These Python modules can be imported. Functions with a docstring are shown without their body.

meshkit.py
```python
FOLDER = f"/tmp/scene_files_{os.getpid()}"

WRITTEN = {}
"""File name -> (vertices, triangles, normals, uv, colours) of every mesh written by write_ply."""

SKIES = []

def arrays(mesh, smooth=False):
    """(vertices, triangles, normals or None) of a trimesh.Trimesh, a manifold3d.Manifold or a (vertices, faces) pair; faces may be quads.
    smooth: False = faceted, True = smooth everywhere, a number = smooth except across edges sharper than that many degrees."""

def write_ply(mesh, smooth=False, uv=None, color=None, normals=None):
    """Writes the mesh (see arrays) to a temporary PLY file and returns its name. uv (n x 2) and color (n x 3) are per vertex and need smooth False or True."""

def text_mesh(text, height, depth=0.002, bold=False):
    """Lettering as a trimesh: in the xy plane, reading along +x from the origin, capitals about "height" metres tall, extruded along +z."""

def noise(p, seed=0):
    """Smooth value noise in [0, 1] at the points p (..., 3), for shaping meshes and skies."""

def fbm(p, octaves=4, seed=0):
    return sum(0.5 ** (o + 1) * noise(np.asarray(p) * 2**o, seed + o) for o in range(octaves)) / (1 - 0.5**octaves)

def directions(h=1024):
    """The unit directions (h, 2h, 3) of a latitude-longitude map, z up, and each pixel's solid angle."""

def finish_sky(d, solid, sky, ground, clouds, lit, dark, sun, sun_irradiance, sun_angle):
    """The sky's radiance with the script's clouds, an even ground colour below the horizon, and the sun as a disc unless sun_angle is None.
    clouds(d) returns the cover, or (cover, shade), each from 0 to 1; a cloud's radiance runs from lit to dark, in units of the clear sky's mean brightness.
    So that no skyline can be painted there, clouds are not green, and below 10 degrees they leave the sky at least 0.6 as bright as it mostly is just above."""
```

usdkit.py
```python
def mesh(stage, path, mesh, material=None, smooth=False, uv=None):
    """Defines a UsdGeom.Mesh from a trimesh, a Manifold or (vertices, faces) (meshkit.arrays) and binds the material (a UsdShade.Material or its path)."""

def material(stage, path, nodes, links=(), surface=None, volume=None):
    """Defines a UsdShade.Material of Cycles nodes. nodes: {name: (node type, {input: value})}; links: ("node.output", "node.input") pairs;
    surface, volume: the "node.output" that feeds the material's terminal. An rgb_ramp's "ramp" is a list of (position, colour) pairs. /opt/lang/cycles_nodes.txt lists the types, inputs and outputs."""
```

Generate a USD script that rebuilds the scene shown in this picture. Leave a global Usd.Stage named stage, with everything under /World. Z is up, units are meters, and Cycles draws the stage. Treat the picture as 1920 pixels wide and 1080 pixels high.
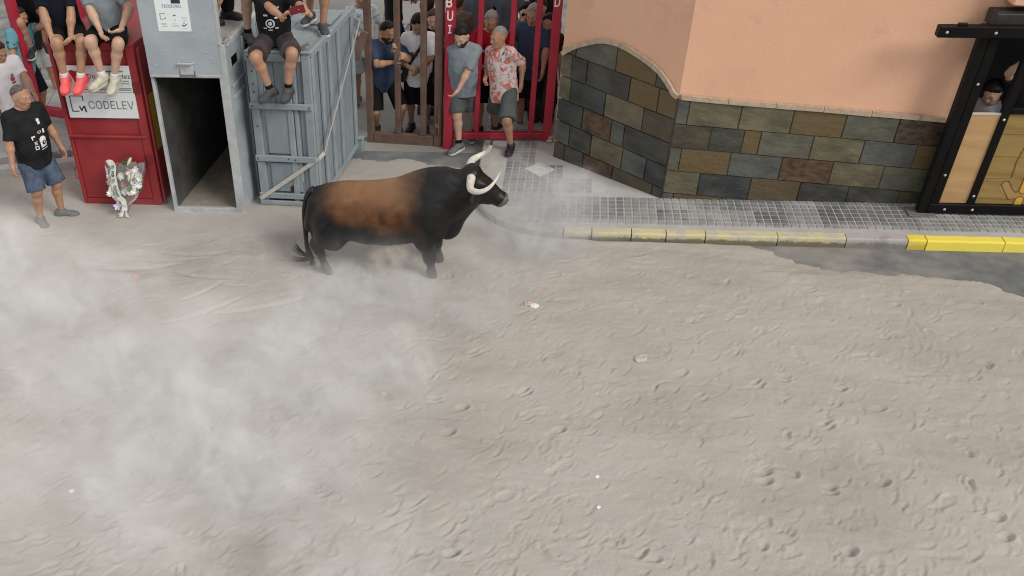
import math, random
import numpy as np
import trimesh, shapely
from shapely import affinity
from shapely.geometry import Polygon, box as sbox, LineString, Point
import usdkit, meshkit
from pxr import Usd, UsdGeom, UsdLux, UsdShade, Gf, Sdf

# ---------------------------------------------------------------- stage, camera, sky, sun, exposure
stage = Usd.Stage.CreateInMemory()
UsdGeom.SetStageUpAxis(stage, UsdGeom.Tokens.z)
UsdGeom.SetStageMetersPerUnit(stage, 1.0)
UsdGeom.Xform.Define(stage, '/World')
UsdGeom.Scope.Define(stage, '/World/Looks')
FPX, PITCH, ROLL, YAW, EYE = 1665.6, math.radians(34.332), math.radians(4.032), math.radians(-2.25), 5.3
SLOPE = 0.0767                      # the street climbs towards the right
EXPOSURE = 0.52
SUN_AZ, SUN_EL = math.radians(124), math.radians(40)     # azimuth clockwise from +y
SKY_STRENGTH, SUN_INTENSITY, SUN_ANGLE = 0.070, 0.40, 22.0

def cam_axes():
    fwd = np.array([math.sin(YAW) * math.cos(PITCH), math.cos(YAW) * math.cos(PITCH), -math.sin(PITCH)])
    r = np.array([math.cos(YAW), -math.sin(YAW), 0.0])
    u = np.cross(r, fwd)
    r2 = r * math.cos(ROLL) + u * math.sin(ROLL)
    return r2, np.cross(r2, fwd), fwd
CR, CU, CF = cam_axes()
EYEP = np.array([0, 0, EYE])
camera = UsdGeom.Camera.Define(stage, '/World/camera')
camera.AddTransformOp().Set(Gf.Matrix4d(*CR, 0, *CU, 0, *(-CF), 0, *EYEP, 1))
camera.CreateHorizontalApertureAttr(36.0)
camera.CreateVerticalApertureAttr(20.25)
camera.CreateFocalLengthAttr(36.0 * FPX / 1920)
camera.CreateClippingRangeAttr(Gf.Vec2f(0.1, 2000))
camera.CreateExposureAttr(EXPOSURE)

sundir = np.array([math.sin(SUN_AZ) * math.cos(SUN_EL), math.cos(SUN_AZ) * math.cos(SUN_EL), math.sin(SUN_EL)])
skymat = usdkit.material(stage, '/World/Looks/sky', {
    'sky': ('sky_texture', {'sky_type': 'single_scattering', 'sun_disc': False, 'sun_elevation': SUN_EL, 'sun_rotation': SUN_AZ}),
    'tc': ('texture_coordinate', {}),
    'n': ('noise_texture', {'scale': 2.2, 'detail': 6.0, 'roughness': 0.55}),
    'r': ('rgb_ramp', {'ramp': [(0.0, (0.62, 0.62, 0.62)), (0.45, (0.85, 0.85, 0.85)), (0.8, (1, 1, 1))]}),
    'cl': ('color', {'value': (7.6, 7.35, 7.0)}),
    'm': ('mix_color', {}),
    'bg': ('background_shader', {'strength': SKY_STRENGTH})},
    [('tc.generated', 'n.vector'), ('n.fac', 'r.fac'), ('r.color', 'm.fac'), ('sky.color', 'm.a'), ('cl.color', 'm.b'), ('m.result', 'bg.color')], surface='bg.background')
sky = UsdLux.DomeLight.Define(stage, '/World/sky')
UsdShade.MaterialBindingAPI.Apply(sky.GetPrim()).Bind(skymat)
sky.GetPrim().SetCustomDataByKey('kind', 'structure')
sun = UsdLux.DistantLight.Define(stage, '/World/sun')
sun.CreateIntensityAttr(SUN_INTENSITY); sun.CreateAngleAttr(SUN_ANGLE); sun.CreateNormalizeAttr(True)
sun.CreateColorAttr(Gf.Vec3f(1.0, 0.95, 0.87))
_z = sundir; _x = np.cross([0, 0, 1.0], _z); _x /= np.linalg.norm(_x); _y = np.cross(_z, _x)
sun.AddTransformOp().Set(Gf.Matrix4d(*_x, 0, *_y, 0, *_z, 0, 0, 0, 20, 1))

# ---------------------------------------------------------------- helpers
def pix_ray(px, py):
    d = CF * FPX + CR * (px - 960) - CU * (py - 540)
    return d / np.linalg.norm(d)
def at(px, py, h=0.0):
    """the point (x, y) of the sloping street, h above it, that stands at this place of the photograph"""
    d = pix_ray(px, py); t = (EYE - h) / (SLOPE * d[0] - d[2]); w = EYEP + t * d
    return np.array([w[0], w[1]])
def on_y(px, py, y):
    d = pix_ray(px, py); w = EYEP + d * (y / d[1])
    return np.array([w[0], w[2] - SLOPE * w[0]])
def gz(x):
    return SLOPE * x

_names, OBJ = {}, {}
def numbered(parent, name):
    k = _names.get((parent, name), 0); _names[(parent, name)] = k + 1
    return f'{parent}/{name}' if k == 0 else f'{parent}/{name}_{k:03d}'
def setd(prim, label=None, cat=None, group=None, kind=None):
    for k, v in (('label', label), ('category', cat), ('group', group), ('kind', kind)):
        if v: prim.SetCustomDataByKey(k, v)
class T:
    """A thing (or a piece of the setting): an Xform at its base, its parts given in street coordinates (x, y, height above the sloping street)."""
    def __init__(s, name, label=None, cat=None, loc=(0, 0, 0), group=None, kind=None):
        s.path = numbered('/World', name); s.loc = np.array(loc, float)
        x = UsdGeom.Xform.Define(stage, s.path)
        o = s.loc.copy(); o[2] += gz(o[0]); s.off = o
        x.AddTranslateOp().Set(Gf.Vec3d(*map(float, o)))
        setd(x.GetPrim(), label, cat, group, kind)
    def part(s, name, mesh, m, smooth=False, label=None, parent=None, level=False, kind=None):
        v, f, n = meshkit.arrays(mesh, smooth)
        v = np.array(v, float)
        if not level: v[:, 2] += gz(v[:, 0])
        v -= s.off
        path = numbered(parent or s.path, name)
        p = raw_mesh(path, v, f, n, m)
        setd(p.GetPrim(), label, None, None, kind)
        return path
def raw_mesh(path, v, f, n, m):
    p = UsdGeom.Mesh.Define(stage, path)
    from pxr import Vt
    p.CreatePointsAttr(Vt.Vec3fArray.FromNumpy(np.ascontiguousarray(v, np.float32)))
    p.CreateFaceVertexCountsAttr(Vt.IntArray.FromNumpy(np.full(len(f), 3, np.int32)))
    p.CreateFaceVertexIndicesAttr(Vt.IntArray.FromNumpy(np.ascontiguousarray(f, np.int32).ravel()))
    p.CreateSubdivisionSchemeAttr('none')
    if n is not None:
        p.CreateNormalsAttr(Vt.Vec3fArray.FromNumpy(np.ascontiguousarray(n, np.float32))); p.SetNormalsInterpolation('vertex')
    UsdShade.MaterialBindingAPI.Apply(p.GetPrim()).Bind(m)
    return p
def solo(name, mesh, m, label=None, cat=None, smooth=False, group=None, kind=None, level=False, loc=None):
    """a thing that is one mesh"""
    v, f, n = meshkit.arrays(mesh, smooth)
    v = np.array(v, float)
    if not level: v[:, 2] += gz(v[:, 0])
    o = np.array([v[:, 0].mean(), v[:, 1].mean(), v[:, 2].min()]) if kind is None else np.zeros(3)
    path = numbered('/World', name)
    p = raw_mesh(path, v - o, f, n, m)
    UsdGeom.Xformable(p).AddTranslateOp().Set(Gf.Vec3d(*map(float, o)))
    setd(p.GetPrim(), label, cat, group, kind)
    return path

cat_ = trimesh.util.concatenate
def bx(x0, x1, y0, y1, z0, z1, c=0.0):
    """a box, with chamfered edges when c > 0"""
    lo, hi = np.minimum([x0, y0, z0], [x1, y1, z1]), np.maximum([x0, y0, z0], [x1, y1, z1])
    if c <= 0:
        return trimesh.creation.box(bounds=[lo, hi])
    c = min(c, 0.45 * (hi - lo).min())
    pts = []
    for s in np.ndindex(2, 2, 2):
        for k in range(3):
            q = [(lo[a] if s[a] == 0 else hi[a]) + (0 if a == k else (c if s[a] == 0 else -c)) for a in range(3)]
            pts.append(q)
    return trimesh.convex.convex_hull(np.array(pts))
def bar(a, b, w, d, up=(0, 0, 1), c=0.0):
    """a square bar from a to b; w across, d along up"""
    a, b = np.array(a, float), np.array(b, float); L = np.linalg.norm(b - a); z = (b - a) / L
    u = np.array(up, float); u = u - z * (u @ z)
    if np.linalg.norm(u) < 1e-6: u = np.array([1.0, 0, 0]) - z * z[0]
    u /= np.linalg.norm(u); x = np.cross(u, z)
    m = bx(-w / 2, w / 2, -d / 2, d / 2, 0, L, c)
    M = np.eye(4); M[:3, 0], M[:3, 1], M[:3, 2], M[:3, 3] = x, u, z, a
    m.apply_transform(M); return m
def tube(pts, r, sides=8, closed=False):
    pts = np.array(pts, float); r = np.broadcast_to(r, (len(pts),))
    t = np.gradient(pts, axis=0); t /= np.linalg.norm(t, axis=1, keepdims=True) + 1e-12
    ref = np.array([0, 0, 1.0]) if abs(t[:, 2]).mean() < 0.8 else np.array([1.0, 0, 0])
    a = np.cross(t, ref); a /= np.linalg.norm(a, axis=1, keepdims=True) + 1e-12; b = np.cross(t, a)
    ang = np.arange(sides) * 2 * np.pi / sides
    v = pts[:, None] + r[:, None, None] * (np.cos(ang)[None, :, None] * a[:, None] + np.sin(ang)[None, :, None] * b[:, None])
    n = len(pts); F = []
    for i in range(n - 1):
        for j in range(sides):
            k = (j + 1) % sides
            F += [[i * sides + j, (i + 1) * sides + k, i * sides + k], [i * sides + j, (i + 1) * sides + j, (i + 1) * sides + k]]
    v = np.vstack([v.reshape(-1, 3), pts[:1], pts[-1:]])
    for j in range(sides):
        k = (j + 1) % sides
        F += [[n * sides, j, k], [n * sides + 1, (n - 1) * sides + k, (n - 1) * sides + j]]
    m = trimesh.Trimesh(v, np.array(F), process=False); 
    if m.volume < 0: m.invert()
    return m
def cyl(a, b, r, sides=12):
    return tube([a, np.array(a) * 0.5 + np.array(b) * 0.5, b], r, sides)
def extrude(poly, d):
    gs = [g for g in getattr(poly, 'geoms', [poly]) if g.geom_type == 'Polygon' and g.area > 1e-6]
    return cat_([trimesh.creation.extrude_polygon(g, d, engine='earcut') for g in gs]) if gs else None
def place(mesh, origin, xa, ya, za):
    M = np.eye(4); M[:3, 0], M[:3, 1], M[:3, 2], M[:3, 3] = xa, ya, za, origin
    m = mesh.copy(); m.apply_transform(M); return m
def rz(mesh, deg, about):
    m = mesh.copy(); m.apply_transform(trimesh.transformations.rotation_matrix(math.radians(deg), [0, 0, 1], about)); return m

# ---------------------------------------------------------------- materials
MATS = {}
def M(name, col=None, col2=None, scale=6.0, detail=5.0, lo=0.35, hi=0.65, rough=0.6, bump=0.0, bscale=80.0, bdist=0.01, metallic=0.0, spots=None, spot_scale=18.0, spot_lo=0.66, coord='geo', spec=0.5, sheen=0.0, trans=0.0, stretch=None):
    """a procedural paint, cloth, stone ...: two tones mixed by noise, optional spots of wear, optional fine relief"""
    if name in MATS: return MATS[name]
    nodes = {'p': ('principled_bsdf', {'roughness': rough, 'metallic': metallic, 'specular_ior_level': spec, 'sheen_weight': sheen}), 'tc': ('texture_coordinate', {}), 'g': ('geometry', {})}
    src = 'g.position' if coord == 'geo' else 'tc.object'
    links = []
    if stretch:
        nodes['mp'] = ('mapping', {'scale': stretch}); links.append((src, 'mp.vector')); src = 'mp.vector'
    nodes['n'] = ('noise_texture', {'scale': scale, 'detail': detail, 'roughness': 0.6})
    nodes['r'] = ('rgb_ramp', {'ramp': [(lo, col), (hi, col2 if col2 is not None else tuple(c * 0.85 for c in col))]})
    links += [(src, 'n.vector'), ('n.fac', 'r.fac')]
    out = 'r.color'
    if spots is not None:
        nodes['n2'] = ('noise_texture', {'scale': spot_scale, 'detail': 7.0, 'roughness': 0.65})
        nodes['r2'] = ('rgb_ramp', {'ramp': [(spot_lo, (0, 0, 0)), (spot_lo + 0.05, (1, 1, 1))]})
        nodes['mx'] = ('mix_color', {'b': spots})
        links += [(src, 'n2.vector'), ('n2.fac', 'r2.fac'), ('r2.color', 'mx.fac'), (out, 'mx.a')]
        out = 'mx.result'
    links.append((out, 'p.base_color'))
    if bump > 0:
        nodes['bn'] = ('noise_texture', {'scale': bscale, 'detail': 6.0, 'roughness': 0.6})
        nodes['b'] = ('bump', {'strength': bump, 'distance': bdist})
        links += [(src, 'bn.vector'), ('bn.fac', 'b.height'), ('b.normal', 'p.normal')]
    MATS[name] = usdkit.material(stage, '/World/Looks/' + name, nodes, links, surface='p.BSDF')
    return MATS[name]
# ---------------------------------------------------------------- smooth bodies from distance fields
def nets(F, lo, h):
    F = np.where(F == 0, 1e-9, F)
    s = F < 0
    nx, ny, nz = F.shape
    c = np.zeros((nx - 1, ny - 1, nz - 1), np.int8)
    for i, j, k in np.ndindex(2, 2, 2):
        c += s[i:nx - 1 + i, j:ny - 1 + j, k:nz - 1 + k]
    cells = np.argwhere((c > 0) & (c < 8))
    if len(cells) == 0: return None
    idx = np.full(c.shape, -1, np.int64); idx[tuple(cells.T)] = np.arange(len(cells))
    acc = np.zeros((len(cells), 3)); cnt = np.zeros(len(cells))
    for ax in range(3):
        for q in np.ndindex(2, 2):
            a = np.zeros(3, int); a[[k for k in range(3) if k != ax]] = q
            b = a.copy(); b[ax] = 1
            fa, fb = F[tuple((cells + a).T)], F[tuple((cells + b).T)]
            on = (fa < 0) != (fb < 0)
            t = np.where(on, fa / np.where(on, fa - fb, 1), 0)
            p = np.tile(a.astype(float), (len(cells), 1)); p[:, ax] = t
            acc[on] += p[on]; cnt[on] += 1
    v = (cells + acc / cnt[:, None]) * h + lo
    faces = []
    for ax in range(3):
        o = [k for k in range(3) if k != ax]
        sl0 = [slice(1, -1)] * 3; sl1 = [slice(1, -1)] * 3
        sl0[ax] = slice(0, -1); sl1[ax] = slice(1, None)
        on = np.argwhere(s[tuple(sl0)] != s[tuple(sl1)])
        base = on + 1; base[:, ax] = on[:, ax]
        first = s[tuple(base.T)]
        ids = []
        for d0, d1 in ((-1, -1), (0, -1), (0, 0), (-1, 0)):
            cc = base.copy(); cc[:, o[0]] += d0; cc[:, o[1]] += d1
            ids.append(idx[tuple(cc.T)])
        q = np.stack(ids, 1)
        flip = first if ax != 1 else ~first
        q = np.where(flip[:, None], q, q[:, ::-1])
        faces += [q[:, [0, 1, 2]], q[:, [0, 2, 3]]]
    return v, np.vstack(faces)
def mesh_sdf(fn, lo, hi, h):
    lo, hi = np.array(lo, float) - 3 * h, np.array(hi, float) + 3 * h
    K = 4
    n = np.ceil((hi - lo) / (h * K)).astype(int) + 1
    cg = np.stack(np.meshgrid(*[lo[a] + np.arange(n[a]) * h * K for a in range(3)], indexing='ij'), -1)
    C = fn(cg.reshape(-1, 3)).reshape(n)
    near = np.abs(C) < h * K * 1.9
    N = (n - 1) * K + 1
    F = np.repeat(np.repeat(np.repeat(C, K, 0), K, 1), K, 2)[K // 2:, K // 2:, K // 2:][:N[0], :N[1], :N[2]]
    pad = [(0, N[a] - F.shape[a]) for a in range(3)]
    F = np.pad(F, pad, mode='edge')
    m = np.repeat(np.repeat(np.repeat(near, K, 0), K, 1), K, 2)[K // 2:, K // 2:, K // 2:][:N[0], :N[1], :N[2]]
    m = np.pad(m, pad, mode='edge')
    ii = np.argwhere(m)
    F[tuple(ii.T)] = fn(lo + ii * h)
    F[[0, -1]] = np.maximum(F[[0, -1]], h); F[:, [0, -1]] = np.maximum(F[:, [0, -1]], h); F[:, :, [0, -1]] = np.maximum(F[:, :, [0, -1]], h)
    r = nets(F, lo, h)
    if r is None: return None
    t = trimesh.Trimesh(r[0], r[1], process=False)
    return t
def smooth_lap(m, it=2, lam=0.5):
    from scipy.sparse import coo_matrix
    v, f = np.array(m.vertices), np.array(m.faces); n = len(v)
    a = np.concatenate([f[:, 0], f[:, 1], f[:, 2]]); b = np.concatenate([f[:, 1], f[:, 2], f[:, 0]])
    A = coo_matrix((np.ones(2 * len(a)), (np.concatenate([a, b]), np.concatenate([b, a]))), shape=(n, n)).tocsr()
    d = np.maximum(np.asarray(A.sum(1)).ravel(), 1e-9)[:, None]; ok = d[:, 0] > 0.5
    for i in range(it * 2):
        q = A @ v / d - v
        v[ok] += (lam if i % 2 == 0 else -(lam + 0.02)) * q[ok]
    return trimesh.Trimesh(v, f, process=False)

def cap(a, b, r1, r2=None):
    a, b = np.array(a, float), np.array(b, float); r2 = r1 if r2 is None else r2
    ba = b - a; L = ba @ ba + 1e-12
    def f(p):
        t = np.clip((p - a) @ ba / L, 0, 1)
        return np.linalg.norm(p - a - t[:, None] * ba, axis=1) - (r1 + (r2 - r1) * t)
    f.bb = (np.minimum(a - r1, b - r2), np.maximum(a + r1, b + r2)); return f
def ell(c, r, R=None):
    c, r = np.array(c, float), np.array(r, float)
    R = np.eye(3) if R is None else np.array(R)          # rows: the ellipsoid's axes
    def f(p):
        q = (p - c) @ R.T
        k0 = np.linalg.norm(q / r, axis=1); k1 = np.linalg.norm(q / r ** 2, axis=1) + 1e-9
        return k0 * (k0 - 1) / k1
    e = np.abs(R.T) @ r
    f.bb = (c - e, c + e); return f
def loft(o, xa, ya, za, ts, W, D, ox=None, grow=0.0):
    """elliptical tube along za from o: half width D along xa (front), W along ya (side) at the heights ts"""
    o = np.array(o, float); ts = np.array(ts, float); W = np.array(W, float) + grow; D = np.array(D, float) + grow
    ox = np.zeros(len(ts)) if ox is None else np.array(ox, float)
    R = np.array([xa, ya, za])
    def f(p):
        q = (p - o) @ R.T; z = q[:, 2]
        w, d, c = np.interp(z, ts, W), np.interp(z, ts, D), np.interp(z, ts, ox)
        k = np.sqrt(((q[:, 0] - c) / d) ** 2 + (q[:, 1] / w) ** 2)
        e = (k - 1) * np.minimum(w, d) * 0.9
        dz = np.maximum(ts[0] - z, z - ts[-1])
        return np.where(dz > 0, np.sqrt(np.maximum(e, 0) ** 2 + dz ** 2), np.maximum(e, dz))
    m = max(W.max(), D.max()) + abs(ox).max()
    ends = np.array([o + R[2] * ts[0], o + R[2] * ts[-1]])
    f.bb = (ends.min(0) - m, ends.max(0) + m); return f
def su(fs, k=0.03):
    def f(p):
        d = fs[0](p)
        for g in fs[1:]:
            e = g(p); h = np.maximum(k - np.abs(d - e), 0) / k
            d = np.minimum(d, e) - h * h * k * 0.25
        return d
    f.bb = (np.min([g.bb[0] for g in fs], 0), np.max([g.bb[1] for g in fs], 0)); return f
def grow(f, r):
    g = lambda p: f(p) - r
    g.bb = (f.bb[0] - r, f.bb[1] + r); return g
def cut(f, pt, n):
    """keeps what lies on the side of the plane that n points away from"""
    pt, n = np.array(pt, float), np.array(n, float) / np.linalg.norm(n)
    g = lambda p: np.maximum(f(p), (p - pt) @ n)
    g.bb = f.bb; return g
def minus(f, g, k=0.0):
    def h(p):
        a, b = f(p), -g(p)
        if k <= 0: return np.maximum(a, b)
        q = np.maximum(k - np.abs(a - b), 0) / k
        return np.maximum(a, b) + q * q * k * 0.25
    h.bb = f.bb; return h
def rough_(f, amp, s, seed=0, stretch=(1, 1, 1)):
    def g(p):
        d = f(p); near = np.abs(d) < 0.1
        d = d.copy(); d[near] += amp * (meshkit.fbm(p[near] * np.array(stretch) * s + 31.7, 3, seed) - 0.5)
        return d
    g.bb = (f.bb[0] - amp, f.bb[1] + amp); return g
def build(f, h, it=1):
    m = mesh_sdf(f, f.bb[0], f.bb[1], h)
    if m is not None and it: m = smooth_lap(m, it)
    return m
# ---------------------------------------------------------------- the street
rs = np.random.default_rng(7)
m_asphalt = M('asphalt', (0.125, 0.138, 0.150), (0.29, 0.278, 0.258), scale=1.7, detail=9, lo=0.40, hi=0.68, rough=0.9, bump=0.35, bscale=160, bdist=0.004)
def quad(x0, x1, y0, y1, h):
    return trimesh.Trimesh([[x0, y0, h], [x1, y0, h], [x1, y1, h], [x0, y1, h]], [[0, 1, 2], [0, 2, 3]], process=False)
solo('road', quad(-400, 400, -300, 500, 0.0), m_asphalt, kind='structure')

ss_ = quad(-6.5, -0.9, 11.05, 60, 0.004)
solo('side_street', ss_, M('side_street_asphalt', (0.30, 0.29, 0.275), (0.235, 0.23, 0.222), scale=0.9, detail=8, rough=0.9, bump=0.3, bscale=150, bdist=0.004), kind='structure')
# sand spread on the street, trodden all over: a height field with prints, scuffs and drag marks pressed into it
KY, WY = 8.78, 9.68                    # outer edge of the kerb, foot of the front wall
def sand_mesh():
    xs = np.concatenate([np.arange(-14, -6.2, 0.08), np.arange(-6.2, 5.2, 0.0155), np.arange(5.2, 9.5, 0.08)])
    ys = np.concatenate([np.arange(0.5, 3.5, 0.08), np.arange(3.5, 9.0, 0.0155), np.arange(9.0, 12.6, 0.05)])
    X, Y = np.meshgrid(xs, ys, indexing='ij')
    P = np.stack([X, Y, np.zeros_like(X)], -1)
    Hh = 0.058 + 0.026 * (meshkit.fbm(P * 1.1, 4, 3) - 0.5) + 0.011 * (meshkit.fbm(P * np.array([4.0, 7.0, 1]), 3, 9) - 0.5) + 0.006 * (meshkit.fbm(P * np.array([16.0, 24.0, 1]), 2, 5) - 0.5)
    def win(x, y, r):
        i0, i1 = np.searchsorted(xs, [x - r, x + r]); j0, j1 = np.searchsorted(ys, [y - r, y + r])
        return slice(i0, i1), slice(j0, j1)
    def oval(x, y, a, lx, ly, d, rim, tilt=0.0, tread=0.0, sharp=12):
        w = win(x, y, 2.2 * max(lx, ly))
        if X[w].size == 0: return
        u = (X[w] - x) * math.cos(a) + (Y[w] - y) * math.sin(a); v = -(X[w] - x) * math.sin(a) + (Y[w] - y) * math.cos(a)
        r = np.sqrt((u / lx) ** 2 + (v / ly) ** 2)
        pit = 1 / (1 + np.exp((r - 1) * sharp))
        ring = np.exp(-((r - 1.28) / 0.22) ** 2) * np.clip(0.6 + tilt * u / lx, 0, 1.6)
        Hh[w] += -d * pit * np.clip(1 + 0.6 * tilt * u / lx, 0.1, 2) + rim * ring + tread * pit * np.sin(u * 150)
    def groove(x, y, a, L, w_, d, bend):
        n = max(3, int(L / 0.03))
        for t in np.linspace(-0.5, 0.5, n):
            b = a + bend * t
            oval(x + L * t * math.cos(a) - bend * L * t * t * math.sin(a), y + L * t * math.sin(a) + bend * L * t * t * math.cos(a), b, 0.03, w_, d * (1 - 3.2 * t * t) * 0.42, d * 0.10)
    N = 800
    for k in range(N):
        x, y = rs.uniform(-6, 5.3), 3.5 + (8.9 - 3.5) * rs.random() ** 1.15
        kind = rs.random(); a = rs.normal(0.1, 0.9) if rs.random() < 0.75 else rs.uniform(0, 6.28)
        dp = 0.42 * rs.uniform(0.25, 1.0) ** 1.6 * np.clip(1.25 - 0.14 * (y - 3.5), 0.35, 1.2)
        if kind < 0.30:                # a whole shoe print
            oval(x, y, a, 0.085, 0.046, 0.021 * dp, 0.010 * dp, rs.normal(0, 0.6), 0.0025)
            oval(x - 0.135 * math.cos(a), y - 0.135 * math.sin(a), a, 0.042, 0.036, 0.026 * dp, 0.010 * dp, rs.normal(0, 0.5))
        elif kind < 0.58:              # heel or toe only, with a ridge pushed up on one side
            oval(x, y, a, rs.uniform(0.04, 0.085), rs.uniform(0.022, 0.042), 0.034 * dp, 0.020 * dp, rs.choice([-1.4, 1.4]))
        elif kind < 0.68:              # a hoof mark
            for s in (-1, 1):
                oval(x - s * 0.026 * math.sin(a), y + s * 0.026 * math.cos(a), a, 0.062, 0.024, 0.048 * dp, 0.016 * dp, 0.9)
        elif kind < 0.86:
            groove(x, y, rs.normal(-0.15, 0.6), rs.uniform(0.12, 0.5), rs.uniform(0.012, 0.028), rs.uniform(0.008, 0.018), rs.normal(0, 1.0))
        else:
            oval(x, y, a, rs.uniform(0.08, 0.2), rs.uniform(0.05, 0.10), -0.014 * dp, 0.0, 0.5)
    for k in range(4600):              # torn edges of older prints: short crescents, steep on one side
        x, y = rs.uniform(-6, 5.3), 3.5 + (8.9 - 3.5) * rs.random() ** 1.25
        a = rs.normal(-0.5, 0.8) if rs.random() < 0.7 else rs.uniform(0, 6.28)
        lx = rs.uniform(0.016, 0.042); ly = lx * rs.uniform(1.0, 2.8); d = rs.uniform(0.002, 0.0105) * np.clip(1.25 - 0.16 * (y - 3.5), 0.30, 1.25)
        w = win(x, y, 2.4 * ly)
        if X[w].size == 0: continue
        u = (X[w] - x) * math.cos(a) + (Y[w] - y) * math.sin(a); v = -(X[w] - x) * math.sin(a) + (Y[w] - y) * math.cos(a)
        r = np.sqrt((u / lx) ** 2 + (v / ly) ** 2)
        Hh[w] += -d * np.clip(0.25 + 0.9 * u / lx, 0, 1.2) / (1 + np.exp((r - 1) * 20)) + 0.45 * d * np.exp(-((r - 1.3) / 0.2) ** 2) * np.clip(u / lx, 0, 1)
    for x, y, a, L in ((-4.2, 8.05, 0.10, 1.0), (-4.35, 7.9, 0.2, 0.9), (-3.95, 8.2, 0.05, 0.8), (-3.7, 7.75, -0.15, 0.7), (-3.55, 7.45, 0.9, 0.5), (-2.9, 7.2, 0.35, 1.2), (-3.4, 7.1, 0.65, 0.9)):
        groove(x, y, a, L, 0.035, 0.03, 0.25)
    # hoof pits seen at the lower right
    for q in ((1865, 980), (1880, 1017), (1430, 895), (1432, 912), (1650, 915), (1588, 1045), (846, 1048), (865, 774), (840, 820), (1046, 816)):
        x, y = at(*q); oval(x, y, 0.25, 0.058, 0.036, 0.022, 0.008, 0.8)
    # the sheet thins out towards the kerb on the right, the gates and the far left
    edge = np.interp(X, [0.6, 1.2, 1.86, 2.81, 3.87, 4.62, 4.9, 5.6, 9.5], [9.0, 8.98, 8.80, 8.50, 8.22, 7.98, 7.9, 7.55, 6.6])
    edge = np.where(X < 0.6, np.interp(X, [-14, -7, -2.0, -0.6, 0.6], [9.6, 10.4, 10.9, 10.4, 9.0]), edge)
    edge = edge + 0.62 * (meshkit.fbm(P * np.array([1.5, 2.6, 1]), 5, 21) - 0.5) + 0.10 * (meshkit.fbm(P * np.array([9.0, 14.0, 1]), 3, 25) - 0.5)
    fade = np.clip((edge - Y) / 0.6, -1, 1)
    Hh = Hh * np.interp(Y, [8.5, 9.1], [1.0, 0.45])
    Hh = np.where(fade > 0, np.maximum(Hh, 0.012) * (0.12 + 0.88 * np.clip(fade, 0, 1)) + 0.001, 0.001 + fade * 0.05)
    Hh = np.where((X < 0.2) | (Y < KY), Hh, np.minimum(Hh, 0.0) - 0.02)
    V = np.stack([X, Y, Hh], -1).reshape(-1, 3)
    nx, ny = len(xs), len(ys)
    I = (np.arange(nx - 1)[:, None] * ny + np.arange(ny - 1)[None]).ravel()
    top = Hh.ravel()
    q = np.stack([I, I + ny, I + ny + 1, I + 1], 1)
    q = q[(top[q] > -0.006).any(1)]
    f = np.vstack([q[:, [0, 1, 2]], q[:, [0, 2, 3]]])
    used = np.unique(f); mp = np.full(len(V), -1); mp[used] = np.arange(len(used))
    return trimesh.Trimesh(V[used], mp[f], process=False)
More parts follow.
